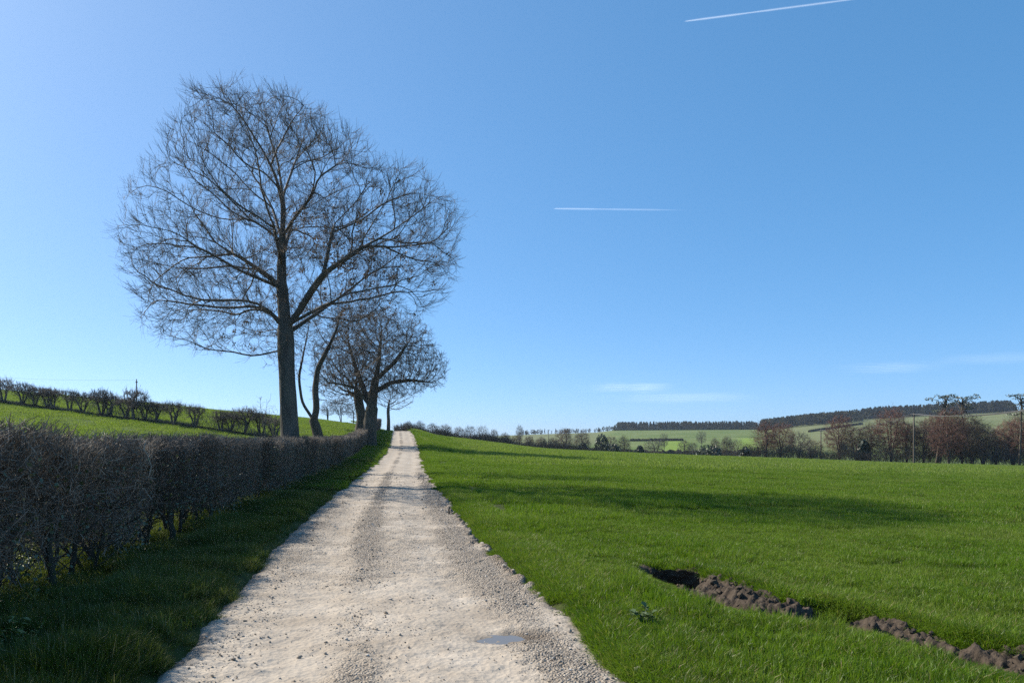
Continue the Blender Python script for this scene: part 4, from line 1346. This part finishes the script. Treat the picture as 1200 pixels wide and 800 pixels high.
def weeds():
    r = np.random.default_rng(81)
    bright = [(35, 700, .34, .55, "leafy weed clump in the nearest gap at the hedge foot"),
              (118, 668, .30, .40, "yellow-green leafy weed clump at the hedge foot, second along from the near end"),
              (176, 640, .40, .45, "yellow-green weed clump against the hedge foot between two dark stems"),
              (252, 612, .62, .62, "tallest sunlit yellow-green weed clump at the hedge foot"),
              (222, 622, .36, .36, "small weed clump tucked just left of the tallest sunlit weed clump"),
              (12, 765, .22, .5, "low leafy weed in deep shade at the lower left corner")]
    for i, (px, py, h, w, lab) in enumerate(bright):
        x, y = place_px(px, py)
        if i < 5:
            y = [7.3, 7.9, 10.9, 13.4, 12.9][i]; x = float(xh(y)) - [4.1, 4.0, 3.95, 3.8, 3.9][i]
        lm, sm = weed_mesh("weed", 820 + i, 190, h, w, .05, M['weed_leaf'])
        z = float(ground_z(np.array([x]), np.array([y]))[0])
        root = link("leafy_weed", None, None, None, (x, y, z)); tag(root, lab, "weed", "weeds along the hedge foot")
        link("leaves", lm, None, root); link("stalks", sm, None, root)
    docks = [(752, 737, .16, .30, "dark broad-leaved weed rosette in the grass near the track edge"),
             ]
    for i, (px, py, h, w, lab) in enumerate(docks):
        x, y = place_px(px, py)
        lm, sm = weed_mesh("dock", 840 + i, 80, h, w, .075, M['dock_leaf'])
        z = float(ground_z(np.array([x]), np.array([y]))[0])
        root = link("broad_leaf_weed", None, None, None, (x, y, z)); tag(root, lab, "weed", "broad-leaved weeds in the field")
        link("leaves", lm, None, root); link("stalks", sm, None, root)
    # short stake at the right edge of the track
    x, y = place_px(526, 607)
    z = float(ground_z(np.array([x]), np.array([y]))[0])
    t = Tubes(); t.sweep(np.array([(0, 0, -.05), (.004, 0, .08), (0, 0, .17), (.006, 0, .235)]), np.array([.020, .019, .018, .015]), 7, .1)
    o = link("stake", t.mesh("stake", M['pole']), None, None, (x, y, z)); tag(o, "short dark wooden stake at the grassy right edge of the track", "stake")
weeds()

# ------------------------------------------------------------------ hedgerow of vase-shaped bushes on the left hill
ORD = ["first", "second", "third", "fourth", "fifth", "sixth", "seventh", "eighth", "ninth", "tenth", "eleventh", "twelfth", "thirteenth", "fourteenth",
       "fifteenth", "sixteenth", "seventeenth", "eighteenth", "nineteenth", "twentieth", "twenty-first", "twenty-second", "twenty-third", "twenty-fourth"]

def shrub_variant(seed, h, w, stems):
    r = np.random.default_rng(seed)
    pos, par = [np.array([0, 0, -.15])], [-1]
    for s in range(stems):
        a = r.random() * 6.28
        line_nodes([pos[0], (.12 * math.cos(a), .12 * math.sin(a), .25), (.3 * w * .5 * math.cos(a), .3 * w * .5 * math.sin(a), .45 * h)], .15, 0, pos, par)
    A = np.concatenate([ell_points(r, 420, (0, 0, h * .76), (w * .52, w * .45, h * .23), .1), ell_points(r, 90, (0, 0, h * .5), (w * .3, w * .3, h * .2), 0)])
    pos, par = colonize(A, pos, par, .14, 1.6, .19, .05, .2, 60, seed)
    rad, ch = pipe_radii(pos, par, .011, .13)
    tr, cr = tree_mesh(pos, par, rad, .045, 0, 6)
    make_twigs(pos, par, rad, ch, r, .03, 3.2, .36, .009, .22, cr, .8)
    # upright whips
    n = 60; t = r.integers(0, len(pos), n)
    P = np.zeros((n, 3, 3)); top = np.sort(pos[:, 2])[-int(len(pos) * .4)]
    cand = np.where(pos[:, 2] > top)[0]; P[:, 0] = pos[r.choice(cand, n)]
    P[:, 1] = P[:, 0] + np.array([0, 0, .28]) + r.normal(0, .05, (n, 3)); P[:, 2] = P[:, 1] + np.array([0, 0, .25]) * r.random(n)[:, None] + r.normal(0, .05, (n, 3))
    cr.twigs(P, np.repeat(np.array([[.008, .006, .004]]), n, 0))
    return tr.mesh("bush_trunk_%d" % seed, M['ash_bark']), cr.mesh("bush_crown_%d" % seed, M['grey_twig'])

def left_hedgerow():
    r = np.random.default_rng(91)
    vs = [shrub_variant(901 + k, 2.15, [1.9, 1.6, 2.3, 2.0, 1.8][k], [3, 2, 4, 3, 3][k]) for k in range(5)]
    xs = [-18, 4, 26, 40, 56, 63, 82, 97, 119, 130, 148, 158, 171, 182, 203, 229, 259, 270, 286, 306, 322]
    for i, px in enumerate(xs):
        Y = np.interp(px, [0, 330], [80, 66]) + r.normal(0, .3)
        s = r.uniform(.88, 1.12) * (1.12 if px in (56, 158, 203, 306) else 1)
        t, c = vs[i % 5]
        k = min(i, len(ORD) - 1)
        lab = "%s bush from the left in the thinned hedgerow on the left hill" % ORD[i - 1] if i > 0 else "bush of the hill hedgerow cut by the frame's left edge"
        put_tree("hedgerow_bush", t, c, X_at(px, Y), Y, lab, "bush", "bushes of the hill hedgerow", r.random() * 6, (s * 1.28, s * 1.2, s * r.uniform(.9, 1.12)), .05)
    q = np.random.default_rng(95); nb = 5200
    pq = q.uniform(-40, 332, nb); Yq = np.interp(pq, [0, 330], [80, 66]) + q.normal(0, .35, nb); Xq = X_at(pq, Yq); zq = ground_z(Xq, Yq)
    hh = 1.5 * np.clip(vnoise(pq / 11., pq * 0, 96) * 1.5 - .35, 0.08, 1); d = q.normal(0, .5, (nb, 3)); d[:, 2] = 1; d /= np.linalg.norm(d, axis=1)[:, None]
    P = np.zeros((nb, 3, 3)); P[:, 0] = np.stack([Xq, Yq, zq + hh * q.random(nb)], 1); P[:, 1] = P[:, 0] + d * .16; d = d + q.normal(0, .3, d.shape); P[:, 2] = P[:, 1] + d * .16
    T_ = Tubes(); T_.twigs(P, np.repeat(np.array([[.009, .008, .006]]), nb, 0))
    tag(link("hedgerow_brush", T_.mesh("hedgerow_brush", M['grey_twig'], False)), "low patchy brush growing between the bushes on the left hill", "brush", None, "stuff")
    # dark low bank under the row
    pts_px = np.linspace(-40, 335, 90); Yb = np.interp(pts_px, [0, 330], [80, 66]); Xb = X_at(pts_px, Yb)
    V = []; Fq = []
    prof = [(-.45, -.08), (-.3, .10), (-.1, .20), (.12, .18), (.3, .08), (.45, -.08)]
    zb = ground_z(Xb, Yb)
    for i in range(len(Xb)):
        j = .8 + .5 * r.random()
        for (o, h) in prof: V.append((Xb[i] + r.normal(0, .05), Yb[i] + o, zb[i] + h * j))
    m = len(prof)
    for i in range(len(Xb) - 1):
        for k in range(m - 1): Fq.append([i * m + k, (i + 1) * m + k, (i + 1) * m + k + 1, i * m + k + 1])
    me = mesh_from("hedge_bank", np.array(V), [np.array(Fq)]); add_attr(me, "tint", r.random(len(V)) * .3)
    o = link("hedge_bank", me, M['dark_hedge']); tag(o, "low dark bank under the bushes on the left hill", "bank", None, "structure")
    # saplings right of the row, beside the ash trunk
    for j, (px, Y, h, lab) in enumerate([(311, 60, 4.0, "thin multi-stemmed sapling left of the tallest tree's trunk"), (322, 57, 3.2, "slighter sapling close against the tallest tree's trunk")]):
        t, c = grown_tree("sapling", 911 + j, [(0, 0, -.2), (.05, 0, h * .2), (-.05, 0, h * .45), (.08, 0, h * .8)], [((0, 0, h * .7), (h * .2, h * .2, h * .35), 60)],
                          .05, .009, .2, 2, .35, M['ash_bark'], M['grey_twig'], .3, .4, .008, .25, .03, 0, r_split=.03,
                          limbs=[[(.0, 0, h * .15), (-.3, .1, h * .5), (-.45, .1, h * .85)]])
        put_tree("sapling", t, c, X_at(px, Y), Y, lab)
left_hedgerow()

# ------------------------------------------------------------------ distant trees
def far_variant(seed, h, w, cz, ch_, r_base, twig, n=420, tr=.035, per=.9, tl=.8, stems=1):
    r = np.random.default_rng(seed)
    pos, par = [], []
    line_nodes([(0, 0, -.5), (r.normal(0, .1), 0, h * .2), (r.normal(0, .2), r.normal(0, .2), h * .45), (r.normal(0, .3), 0, h * .62)], .45, -1, pos, par)
    for s in range(stems - 1):
        a = r.random() * 6.28
        line_nodes([pos[0], (.08 * w * math.cos(a), .08 * w * math.sin(a), h * .25), (.22 * w * math.cos(a), .2 * w * math.sin(a), h * .6)], .45, 0, pos, par)
    A = ell_points(r, n, (0, 0, cz), (w * .5, w * .45, ch_ * .5), .2)
    # uneven outline
    A = A * (1 + .16 * r.normal(0, 1, 3))
    pos, par = colonize(A, pos, par, .40, 4.0, .52, .10, .2, 60, seed)
    rad, chn = pipe_radii(pos, par, tr * 1.0, r_base)
    rad = rad * (rad / rad[0]) ** .15
    t, c = tree_mesh(pos, par, rad, .10, .2, 6)
    make_twigs(pos, par, rad, chn, r, tr * 2.4, per, tl, tr * .6, .16, c, .7, True)
    return t.mesh("far_trunk_%d" % seed, M['oak_bark']), c.mesh("far_crown_%d" % seed, twig)

def leaf_cloud(name, seed, ells, n, leaf, mat):
    r = np.random.default_rng(seed)
    A = np.concatenate([ell_points(r, int(n * f), c, rd, .45) for (c, rd, f) in ells]); n = len(A)
    a = r.normal(0, 1, (n, 3)); a /= np.linalg.norm(a, axis=1)[:, None]; b = np.cross(a, r.normal(0, 1, (n, 3))); b /= np.linalg.norm(b, axis=1)[:, None]
    s = leaf * r.uniform(.5, 1.4, n)[:, None]
    V = np.stack([A - a * s, A + b * s * .7, A + a * s, A - b * s * .7], 1).reshape(-1, 3)
    me = mesh_from(name, V, [np.arange(4 * n).reshape(-1, 4)])
    add_attr(me, "tint", np.repeat(r.random(n), 4)); me.materials.append(mat)
    return me

def distant():
    r = np.random.default_rng(101)
    red = [far_variant(1001 + k, 11, w_, 6.2, 9.6, .22, M['red_twig'], 1300, .028, 2.6, 1.2, s_) for k, (w_, s_) in enumerate([(6.5, 3), (5.2, 2), (7.5, 4), (6.0, 3)])]
    brn = [far_variant(1011 + k, 11, w_, 6.0, 9.6, .24, M['brown_twig'], 1200, .028, 2.4, 1.15, s_) for k, (w_, s_) in enumerate([(7.0, 1), (8.0, 3), (6.0, 2)])]
    gry = [far_variant(1021 + k, 9, w_, 5.6, 6.6, .22, M['grey_twig'], 800, .032, 1.5, 1.0, s_) for k, (w_, s_) in enumerate([(7.5, 1), (8.5, 3), (6.0, 2)])]
    def put(kind, px, top, Y, wpx, label, group, nm, cat="tree"):
        v = {'r': red, 'b': brn, 'g': gry}[kind]; t, c = v[int(r.integers(0, len(v)))]
        X = X_at(px, Y); z = float(ground_z(np.array([X]), np.array([Y]))[0])
        h = EYE - (top - HY) * Y / F - z
        zmax = max(vv.co.z for vv in c.vertices); xs_ = [vv.co.x for vv in c.vertices]; wd = max(xs_) - min(xs_)
        sz = (h + .1) / zmax; sx = wpx * Y / F / wd
        return put_tree(nm, t, c, X, Y, label, cat, group, r.choice([0, math.pi]) + r.normal(0, .3), (sx, sx, sz), .1)
    # line of trees at the far right field edge
    row = [('r', 897, 490, 128, 30), ('r', 915, 492, 131, 34), ('g', 936, 503, 134, 26), ('b', 951, 513, 136, 24), ('r', 984, 482, 133, 34), ('b', 1004, 497, 130, 34),
           ('b', 1020, 492, 131, 30), ('r', 1044, 471, 128, 40), ('r', 1062, 490, 130, 34), ('b', 1082, 487, 127, 36), ('r', 1100, 480, 129, 40), ('b', 1128, 482, 127, 40),
           ('r', 1112, 474, 120, 44), ('b', 1140, 484, 121, 40), ('g', 1152, 497, 126, 44), ('b', 1168, 506, 125, 36), ('r', 1187, 487, 124, 40), ('b', 1203, 476, 124, 44), ('r', 1224, 478, 124, 44)]
    kinds = {'r': 'reddish', 'b': 'brown', 'g': 'grey'}
    for i, (k, px, top, Y, wp) in enumerate(row):
        wp *= 1.4
        put(k, px, top, Y, wp, "%s twiggy tree, %s from the left in the right-hand field-edge row" % (kinds[k], ORD[i]) if i < len(row) - 1 else "reddish twiggy tree cut off by the frame's right edge",
            "twiggy trees along the far right field edge", "bare_tree")
    # understorey scrub filling that row: one low bank of brush per stretch
    def brush(name, px0, px1, Y, hpx, twig, label, seed, cat="hedge", dens=17):
        q = np.random.default_rng(seed)
        pxs = q.uniform(px0, px1, int((px1 - px0) * dens)); Yq = Y + q.normal(0, 1.2, len(pxs)); X = X_at(pxs, Yq); z = ground_z(X, Yq)
        n = len(pxs); hh = hpx * Y / F * (0.55 + .6 * vnoise(pxs / 9., pxs * 0, seed))
        d = q.normal(0, .55, (n, 3)); d[:, 2] = 1; d /= np.linalg.norm(d, axis=1)[:, None]
        zs = z + hh * q.random(n) * .75
        P = np.zeros((n, 3, 3)); P[:, 0] = np.stack([X, Yq, zs], 1); ln = .35 * hh + .3
        P[:, 1] = P[:, 0] + d * (ln * .5)[:, None]; d = d + q.normal(0, .3, d.shape); P[:, 2] = P[:, 1] + d * (ln * .5)[:, None]
        T_ = Tubes(); s0 = .022 * Y / 128
        T_.twigs(P, np.repeat(np.array([[1., .9, .6]]) * s0, n, 0))
        o = link(name, T_.mesh(name, twig, False)); tag(o, label, cat)
    brush("field_edge_scrub", 880, 985, 126, 17, M['brown_twig'], "low brown scrub below the left half of the right-hand tree row", 1101)
    brush("field_edge_scrub", 985, 1100, 125, 20, M['brown_twig'], "low brown scrub below the right-hand tree row, left of the leaning pines", 1102)
    brush("field_edge_scrub", 1100, 1215, 123, 26, M['grey_twig'], "grey-brown scrub under the leaning pines at the frame's right edge", 1103)
    # pines with flat dark tops
    def pine(px, top, Y, lean, label, seed, big=1.0):
        q = np.random.default_rng(seed)
        X = X_at(px, Y); z = float(ground_z(np.array([X]), np.array([Y]))[0]); h = EYE - (top - HY) * Y / F - z
        T_ = Tubes()
        tp = np.array([(-lean, 0, -.3), (-lean * .7, 0, h * .25), (-lean * .3, 0, h * .5), (-.05, 0, h * .75), (.1, 0, h * .95)])
        T_.sweep(tp, np.array([.19, .16, .13, .10, .06]), 8, .1)
        ells = []
        for j in range(18):
            a = q.random() * 6.28; zz = h * (1 - (.11 * q.random() if j < 10 else q.uniform(.1, .3))); rr = q.uniform(.3, 3.0) * big * (1.1 if j < 9 else .8)
            e = np.array([rr * math.cos(a), rr * math.sin(a) * .7, zz])
            T_.sweep(np.array([tp[3] + (tp[4] - tp[3]) * q.random(), e * np.array([.5, .5, 1]) + np.array([0, 0, -.2]), e]), np.array([.07, .05, .03]), 5)
            ells.append((tuple(e), (q.uniform(.6, 1.2) * big, q.uniform(.5, 1.0) * big, q.uniform(.14, .32)), .0556))
        root = link("pine_tree", None, None, None, (X, Y, z)); tag(root, label, "pine tree")
        link("trunk", T_.mesh("pine_trunk", M['oak_bark']), None, root); link("crown", leaf_cloud("pine_crown", seed, ells, 560, .12, M['pine_leaf']), None, root)
    pine(1108, 462, 122, 1.6, "flat-topped pine leaning left above the right-hand tree row", 1201)
    pine(1127, 463, 122.5, -1.8, "flat-topped pine leaning right beside its twin in the right-hand row", 1202)
    pine(1197, 461, 120, .3, "flat-topped pine cut off by the frame's right edge", 1203, 1.1)
    # scrubby hedge line running down from the track crest
    crest = [(478, 492, 150, 16), (492, 491, 155, 18), (507, 494, 150, 22), (522, 495, 152, 22), (538, 498, 150, 20), (551, 497, 158, 18), (565, 496, 162, 20), (579, 501, 160, 16), (592, 505, 150, 18), (605, 508, 150, 18),
             (620, 509, 152, 20), (634, 510, 150, 20), (648, 511, 150, 18)]
    for i, (px, top, Y, wp) in enumerate(crest):
        put('g' if 540 < px < 575 else 'b', px, top, Y, wp, "%s tree, %s from the left in the scrubby row beyond the field crest" % ('pale grey' if 540 < px < 575 else 'brown', ORD[i]),
            "scrubby trees beyond the field crest", "hedge_tree")
    brush("crest_hedge", 462, 600, 144, 12, M['brown_twig'], "dark hedge line dropping behind the crest to the right of the track", 1104, dens=34)
    brush("valley_hedge", 590, 705, 146, 13, M['brown_twig'], "dark hedge line continuing down into the valley behind the field", 1105, dens=30)
    # valley trees and bushes
    val = [('b', 661, 499, 210, 30), ('b', 682, 502, 215, 26), ('g', 716, 509, 190, 22), ('b', 731, 508, 190, 20), ('g', 767, 511, 200, 30), ('g', 778, 505, 330, 12), ('g', 802, 514, 190, 20), ('g', 822, 503, 380, 14),
           ('b', 852, 508, 190, 18), ('g', 864, 512, 185, 22), ('b', 876, 517, 182, 18), ('g', 812, 517, 260, 14), ('b', 838, 511, 240, 16)]
    for i, (k, px, top, Y, wp) in enumerate(val):
        put(k, px, top, Y, wp, "small %s bare tree, %s from the left in the valley" % (kinds[k], ORD[i]), "small bare trees in the valley", "valley_tree")
    put('g', 609, 496, 420, 12, "lone tiny round-headed tree on the far skyline", None, "lone_tree")
    for i, (px, top, Y, wp, lab) in enumerate([(705, 507, 185, 18, "dark evergreen tree left of the valley fields"), (717, 519, 178, 24, "low dark evergreen bush below the dark evergreen tree"), (750, 521, 178, 9, "small dark evergreen bush alone in front of the valley fields"),
                                               (831, 520, 172, 32, "widest dark evergreen bush, just beyond the field edge in the valley"), (683, 518, 180, 12, "small dark bush at the left end of the valley bushes"), (873, 523, 168, 14, "small dark evergreen bush beside the reddish tree thicket"),
                                               (1012, 514, 126, 14, "dark ivy-clad bush low in the right-hand tree row")]):
        X = X_at(px, Y); z = float(ground_z(np.array([X]), np.array([Y]))[0]); h = EYE - (top - HY) * Y / F - z; w_ = wp * Y / F
        ells = [((0, 0, h * .5), (w_ * .45, w_ * .4, h * .48), .5), ((-w_ * .2, 0, h * .4), (w_ * .3, w_ * .3, h * .4), .25), ((w_ * .2, 0, h * .45), (w_ * .3, w_ * .3, h * .42), .25)]
        root = link("evergreen_bush", None, None, None, (X, Y, z)); tag(root, lab, "bush", "dark evergreen bushes in the valley")
        T_ = Tubes(); T_.sweep(np.array([(0, 0, -.2), (.05, 0, h * .3), (0, 0, h * .6)]), np.array([.15, .12, .06]), 6)
        link("trunk", T_.mesh("bush_trunk", M['oak_bark']), None, root); link("crown", leaf_cloud("bush_crown", 1300 + i, ells, 1400, .22, M['dark_leaf']), None, root)
    # trees left of the oak, up the hill
    for i, (px, top, Y, wp) in enumerate([(384, 468, 112, 24), (400, 462, 118, 30), (414, 470, 110, 20)]):
        put('g', px, top, Y, wp, "small grey tree seen beyond the forked tree, %s from the left of three" % ORD[i], "small trees behind the forked tree", "hill_tree")
    # hedges across far fields
    for i, (p0, p1, Y0, Y1, h, lab) in enumerate([(738, 800, 470, 480, 1.5, "dark hedge across the valley field, above the lime-green patch"), (690, 890, 300, 310, 2.2, "long dark hedge along the bottom of the valley field"),
                                                  (720, 900, 780, 790, 2.5, "dark hedge under the conifer wood"), (948, 1010, 560, 640, 1.6, "dark hedge slanting across the pale hillside field")]):
        n = 70; px = np.linspace(p0, p1, n); Y = np.linspace(Y0, Y1, n); X = X_at(px, Y); z = ground_z(X, Y)
        prof = [(-1.2, -.3), (-1.1, .6), (-.5, 1.), (.5, 1.), (1.1, .6), (1.2, -.3)]
        V = []; Fq = []; m = len(prof)
        for a in range(n):
            for (o_, hh) in prof: V.append((X[a] + r.normal(0, .2), Y[a] + o_ * 1.5, z[a] + hh * h * (.75 + .5 * r.random())))
        for a in range(n - 1):
            for k in range(m - 1): Fq.append([a * m + k, (a + 1) * m + k, (a + 1) * m + k + 1, a * m + k + 1])
        me = mesh_from("field_hedge", np.array(V), [np.array(Fq)]); add_attr(me, "tint", r.random(len(V)))
        tag(link("field_hedge", me, M['dark_hedge']), lab, "hedge")
    # woods on the far hills
    def wood(name, px0, px1, Y0, Y1, n, hlo, hhi, label, seed, con=.6):
        q = np.random.default_rng(seed)
        V, Fq, T = [], [], []
        k = 7; ca = np.linspace(0, 2 * np.pi, k, endpoint=False)
        px = q.uniform(px0, px1, n); Y = Y0 + (Y1 - Y0) * q.random(n); X = X_at(px, Y); z = ground_z(X, Y)
        edge = np.minimum(px - px0, px1 - px) / 5.
        m = 56
        h = q.uniform(hlo, hhi, n) * np.minimum(1, .35 + .5 * np.maximum(edge, 0)); con_ = q.random(n) < con
        w_ = h * np.where(con_, q.uniform(.17, .24, n), q.uniform(.28, .38, n)); t = q.random(n) * np.where(con_, .5, 1.0)
        zz = q.random((n, m)); rr = np.where(con_[:, None], (1.02 - zz) * (.75 + .25 * np.sin(zz * 40)), np.sqrt(np.clip(1 - ((zz - .55) / .5) ** 2, 0.02, 1)))
        zz = np.where(con_[:, None], .08 + .92 * zz, .12 + .86 * zz)
        a_ = q.random((n, m)) * 6.283; rr = rr * q.uniform(.5, 1.1, (n, m)) * w_[:, None]
        C = np.stack([X[:, None] + rr * np.cos(a_), Y[:, None] + rr * np.sin(a_), z[:, None] + zz * h[:, None]], -1).reshape(-1, 3)
        k = len(C); sz = np.repeat(h * .085, m)[:, None] * q.uniform(.6, 1.4, (k, 1))
        d1 = q.normal(0, 1, (k, 3)); d1 /= np.linalg.norm(d1, axis=1)[:, None]; d2 = np.cross(d1, q.normal(0, 1, (k, 3))); d2 /= np.linalg.norm(d2, axis=1)[:, None]
        V = np.stack([C - d1 * sz, C + d1 * sz * .6 + d2 * sz, C + d1 * sz * .6 - d2 * sz], 1).reshape(-1, 3)
        me = mesh_from(name, V, [np.arange(3 * k).reshape(-1, 3)]); add_attr(me, "tint", np.repeat(np.clip(np.repeat(t, m) + q.normal(0, .12, k), 0, 1), 3))
        tag(link(name, me, M['wood_leaf']), label, "wood", None, "stuff")
    wood("conifer_wood", 718, 892, 800, 860, 620, 5.5, 9.5, "dark conifer wood along the top of the far valley field", 1401, .75)
    wood("ridge_wood", 888, 1012, 700, 960, 1100, 6, 11, "mixed wood climbing the left end of the far ridge", 1402, .5)
    wood("ridge_wood", 1005, 1192, 760, 1000, 1500, 8, 12.5, "dark wood along the highest part of the far ridge", 1403, .7)
    wood("skyline_wood", 600, 722, 760, 900, 90, 3, 6, "faint low wood on the skyline left of the conifer wood", 1404, .2)
distant()

# ------------------------------------------------------------------ poles and wires
def utility_pole(px, top, Y, label, arm=1.4, r0=.13, armrot=0.3, pins=(-.9, 0, .9)):
    X = X_at(px, Y); z = float(ground_z(np.array([X]), np.array([Y]))[0]); h = EYE - (top - HY) * Y / F - z
    root = link("utility_pole", None, None, None, (X, Y, z)); root.rotation_euler = (0, 0, armrot)
    t = Tubes(); t.sweep(np.array([(0, 0, -.5), (0, 0, h * .5), (0, 0, h)]), np.array([r0 * 1.15, r0, r0 * .8]), 10)
    link("post", t.mesh("pole_post", M['pole']), None, root)
    a = Tubes(); a.sweep(np.array([(-arm / 2, 0, h - .35), (0, 0.02, h - .35), (arm / 2, 0, h - .35)]), np.array([.06, .06, .06]), 4)
    ca = link("crossarm", a.mesh("pole_crossarm", M['pole']), None, root)
    for s in pins:
        i = Tubes(); i.sweep(np.array([(s * arm / 2, 0, h - .30), (s * arm / 2, 0, h - .2), (s * arm / 2, 0, h - .10)]), np.array([.03, .06, .035]), 6)
        link("insulator", i.mesh("insulator", M['iron']), None, ca)
    tag(root, label, "utility pole")
    c, s_ = math.cos(armrot), math.sin(armrot)
    return [Vector((X + q * arm / 2 * c, Y + q * arm / 2 * s_, z + h - .1)) for q in (-.9, 0, .9)]

def wire(a, b, sag, label, rad=.02, group="overhead wires"):
    P = []
    for i in range(25):
        t = i / 24; p = a.lerp(b, t); p.z -= sag * 4 * t * (1 - t); P.append(p[:])
    t_ = Tubes(); t_.sweep(np.array(P), np.full(25, rad), 5)
    tag(link("overhead_wire", t_.mesh("overhead_wire", M['wire'])), label, "wire", group)

pA = utility_pole(1071, 484, 116, "tall wooden utility pole in front of the right-hand tree row")
pB = utility_pole(962, 503, 175, "shorter distant utility pole left of the tall one")
pC = utility_pole(1290, 462, 70, "utility pole outside the frame on the right carrying the wires", arm=1.4)
pD = utility_pole(643, 503, 420, "tiny utility pole on the far skyline beside the lone round tree", 1.6, .16)
names = ("nearest strand", "middle strand", "farthest strand")
for k in range(3):
    wire(pA[k], pC[k], 1.0, "overhead wire, %s, running from the tall pole to the frame's right edge" % names[k], .040)
    wire(pB[k], pA[k], 1.2, "overhead wire, %s, between the shorter and the tall pole" % names[k], .030)
pE = utility_pole(160, 444, 84, "slim pole standing in the hill hedgerow on the left", 0.22, .065, .3, (0,))
pF = utility_pole(-150, 428, 78, "pole outside the frame on the left hill", 0.22, .065, .3, (0,))
wire(pE[1], pF[1], .5, "thin wire running left from the slim hilltop pole", .006, None)

# ------------------------------------------------------------------ contrails and wisps of cloud
def sky_ribbon(name, px0, py0, px1, py1, D, thick, a0, a1, label, cat, seg=60, wob=0.0, ends=(0.02, 0.2), seed=0):
    """a long soft body at height, round in section, density fading along it"""
    r = np.random.default_rng(seed)
    t = np.linspace(0, 1, seg); px = px0 + (px1 - px0) * t; py = py0 + (py1 - py0) * t
    Y = np.full(seg, D); X = (px - 600) / F * Y; Z = EYE - (py - HY) / F * Y
    P = np.stack([X, Y, Z], 1)
    prof = sstep(0, ends[0], t) * (1 - sstep(1 - ends[1], 1, t))
    R = thick * D / F * (.35 + .65 * prof) * (1 + wob * (vnoise(t * 9, t * 0, seed) - .5))
    T_ = Tubes()
    lays = 4
    dens = []
    for l in range(lays):
        T_.sweep(P, R * (l + 1) / lays, 8)
        d = (a0 + (a1 - a0) * t) * prof / lays * .5
        dens.append(np.repeat(d, 8))
    me = T_.mesh(name, M['cloud'])
    add_attr(me, "dens", np.concatenate(dens))
    o = link(name, me); tag(o, label, cat)
    return o
sky_ribbon("contrail", 801, 25.5, 1040, -6, 30000, 1.3, .26, .18, "long thin white contrail slanting across the top right of the sky", "contrail", wob=.5, ends=(.02, .05))
sky_ribbon("contrail", 648, 244.5, 822, 246.5, 30000, 1.1, .26, .05, "short level contrail fading to the right in mid sky", "contrail", wob=.5, ends=(.02, .35))

def wisp(px, py, wpx, hpx, D, alpha, label, seed):
    """thin ice cloud: a stack of level sheets with ragged density"""
    nx, ny = 60, 30
    V, Fq, dens = [], [], []
    cx = (px - 600) / F * D; cz = EYE - (py - HY) / F * D; w = wpx * D / F; h = hpx * D / F
    for l in range(5):
        zz = cz + (l - 2) / 4 * h
        u, v = np.meshgrid(np.linspace(-1, 1, nx), np.linspace(-1, 1, ny))
        X = cx + u * w / 2; Y = D + v * w * .35
        Z = zz + h * .12 * fbm(u * 3 + l, v * 2, 2, seed + l) + u * 0
        rr = np.hypot(u, v)
        de = (1 - sstep(.15, 1.0, rr + .35 * fbm(u * 2.2, v * 2.5 + l * .6, 4, seed))) * np.clip(.55 + .9 * fbm(u * 3, v * 5 + l, 4, seed + 9), 0, 1)
        b = len(V); V += np.stack([X, Y, Z], -1).reshape(-1, 3).tolist(); dens += (de * alpha / 5).ravel().tolist()
        i = b + np.arange(nx * ny).reshape(ny, nx)
        Fq.append(np.stack([i[:-1, :-1], i[:-1, 1:], i[1:, 1:], i[1:, :-1]], -1).reshape(-1, 4))
    me = mesh_from("cloud_wisp", np.array(V), [np.concatenate(Fq)], True); add_attr(me, "dens", dens)
    tag(link("cloud_wisp", me, M['cloud']), label, "cloud")
wisp(738, 454, 130, 7, 30000, .5, "small pale wisp of cloud low above the far woods", 1501)
wisp(800, 466, 220, 7, 31000, .28, "faint longer veil of cloud just below the pale wisp", 1502)
wisp(1045, 431, 150, 8, 30000, .2, "faint streak of cloud low in the right-hand sky", 1503)
wisp(1160, 420, 160, 7, 31000, .14, "faint cloud streak at the frame's right edge above the ridge", 1504)

# ------------------------------------------------------------------ air
def haze():
    import bmesh
    bm = bmesh.new(); bmesh.ops.create_cube(bm, size=1.0)
    me = bpy.data.meshes.new("haze"); bm.to_mesh(me); bm.free()
    m, nt, out = new_mat("pale valley air")
    v = N(nt, "ShaderNodeVolumePrincipled"); v.inputs["Color"].default_value = (0.72, 0.84, 1.0, 1)
    v.inputs["Density"].default_value = HAZE; v.inputs["Anisotropy"].default_value = 0.3
    L(nt, v.outputs[0], out.inputs["Volume"])
    o = link("haze", me, m)
    o.location = (0, 2250, 17); o.scale = (8600, 4800, 84)
    tag(o, "thin blue haze in the air over the valley", "haze", None, "stuff")
HAZE = 0.00013
haze()
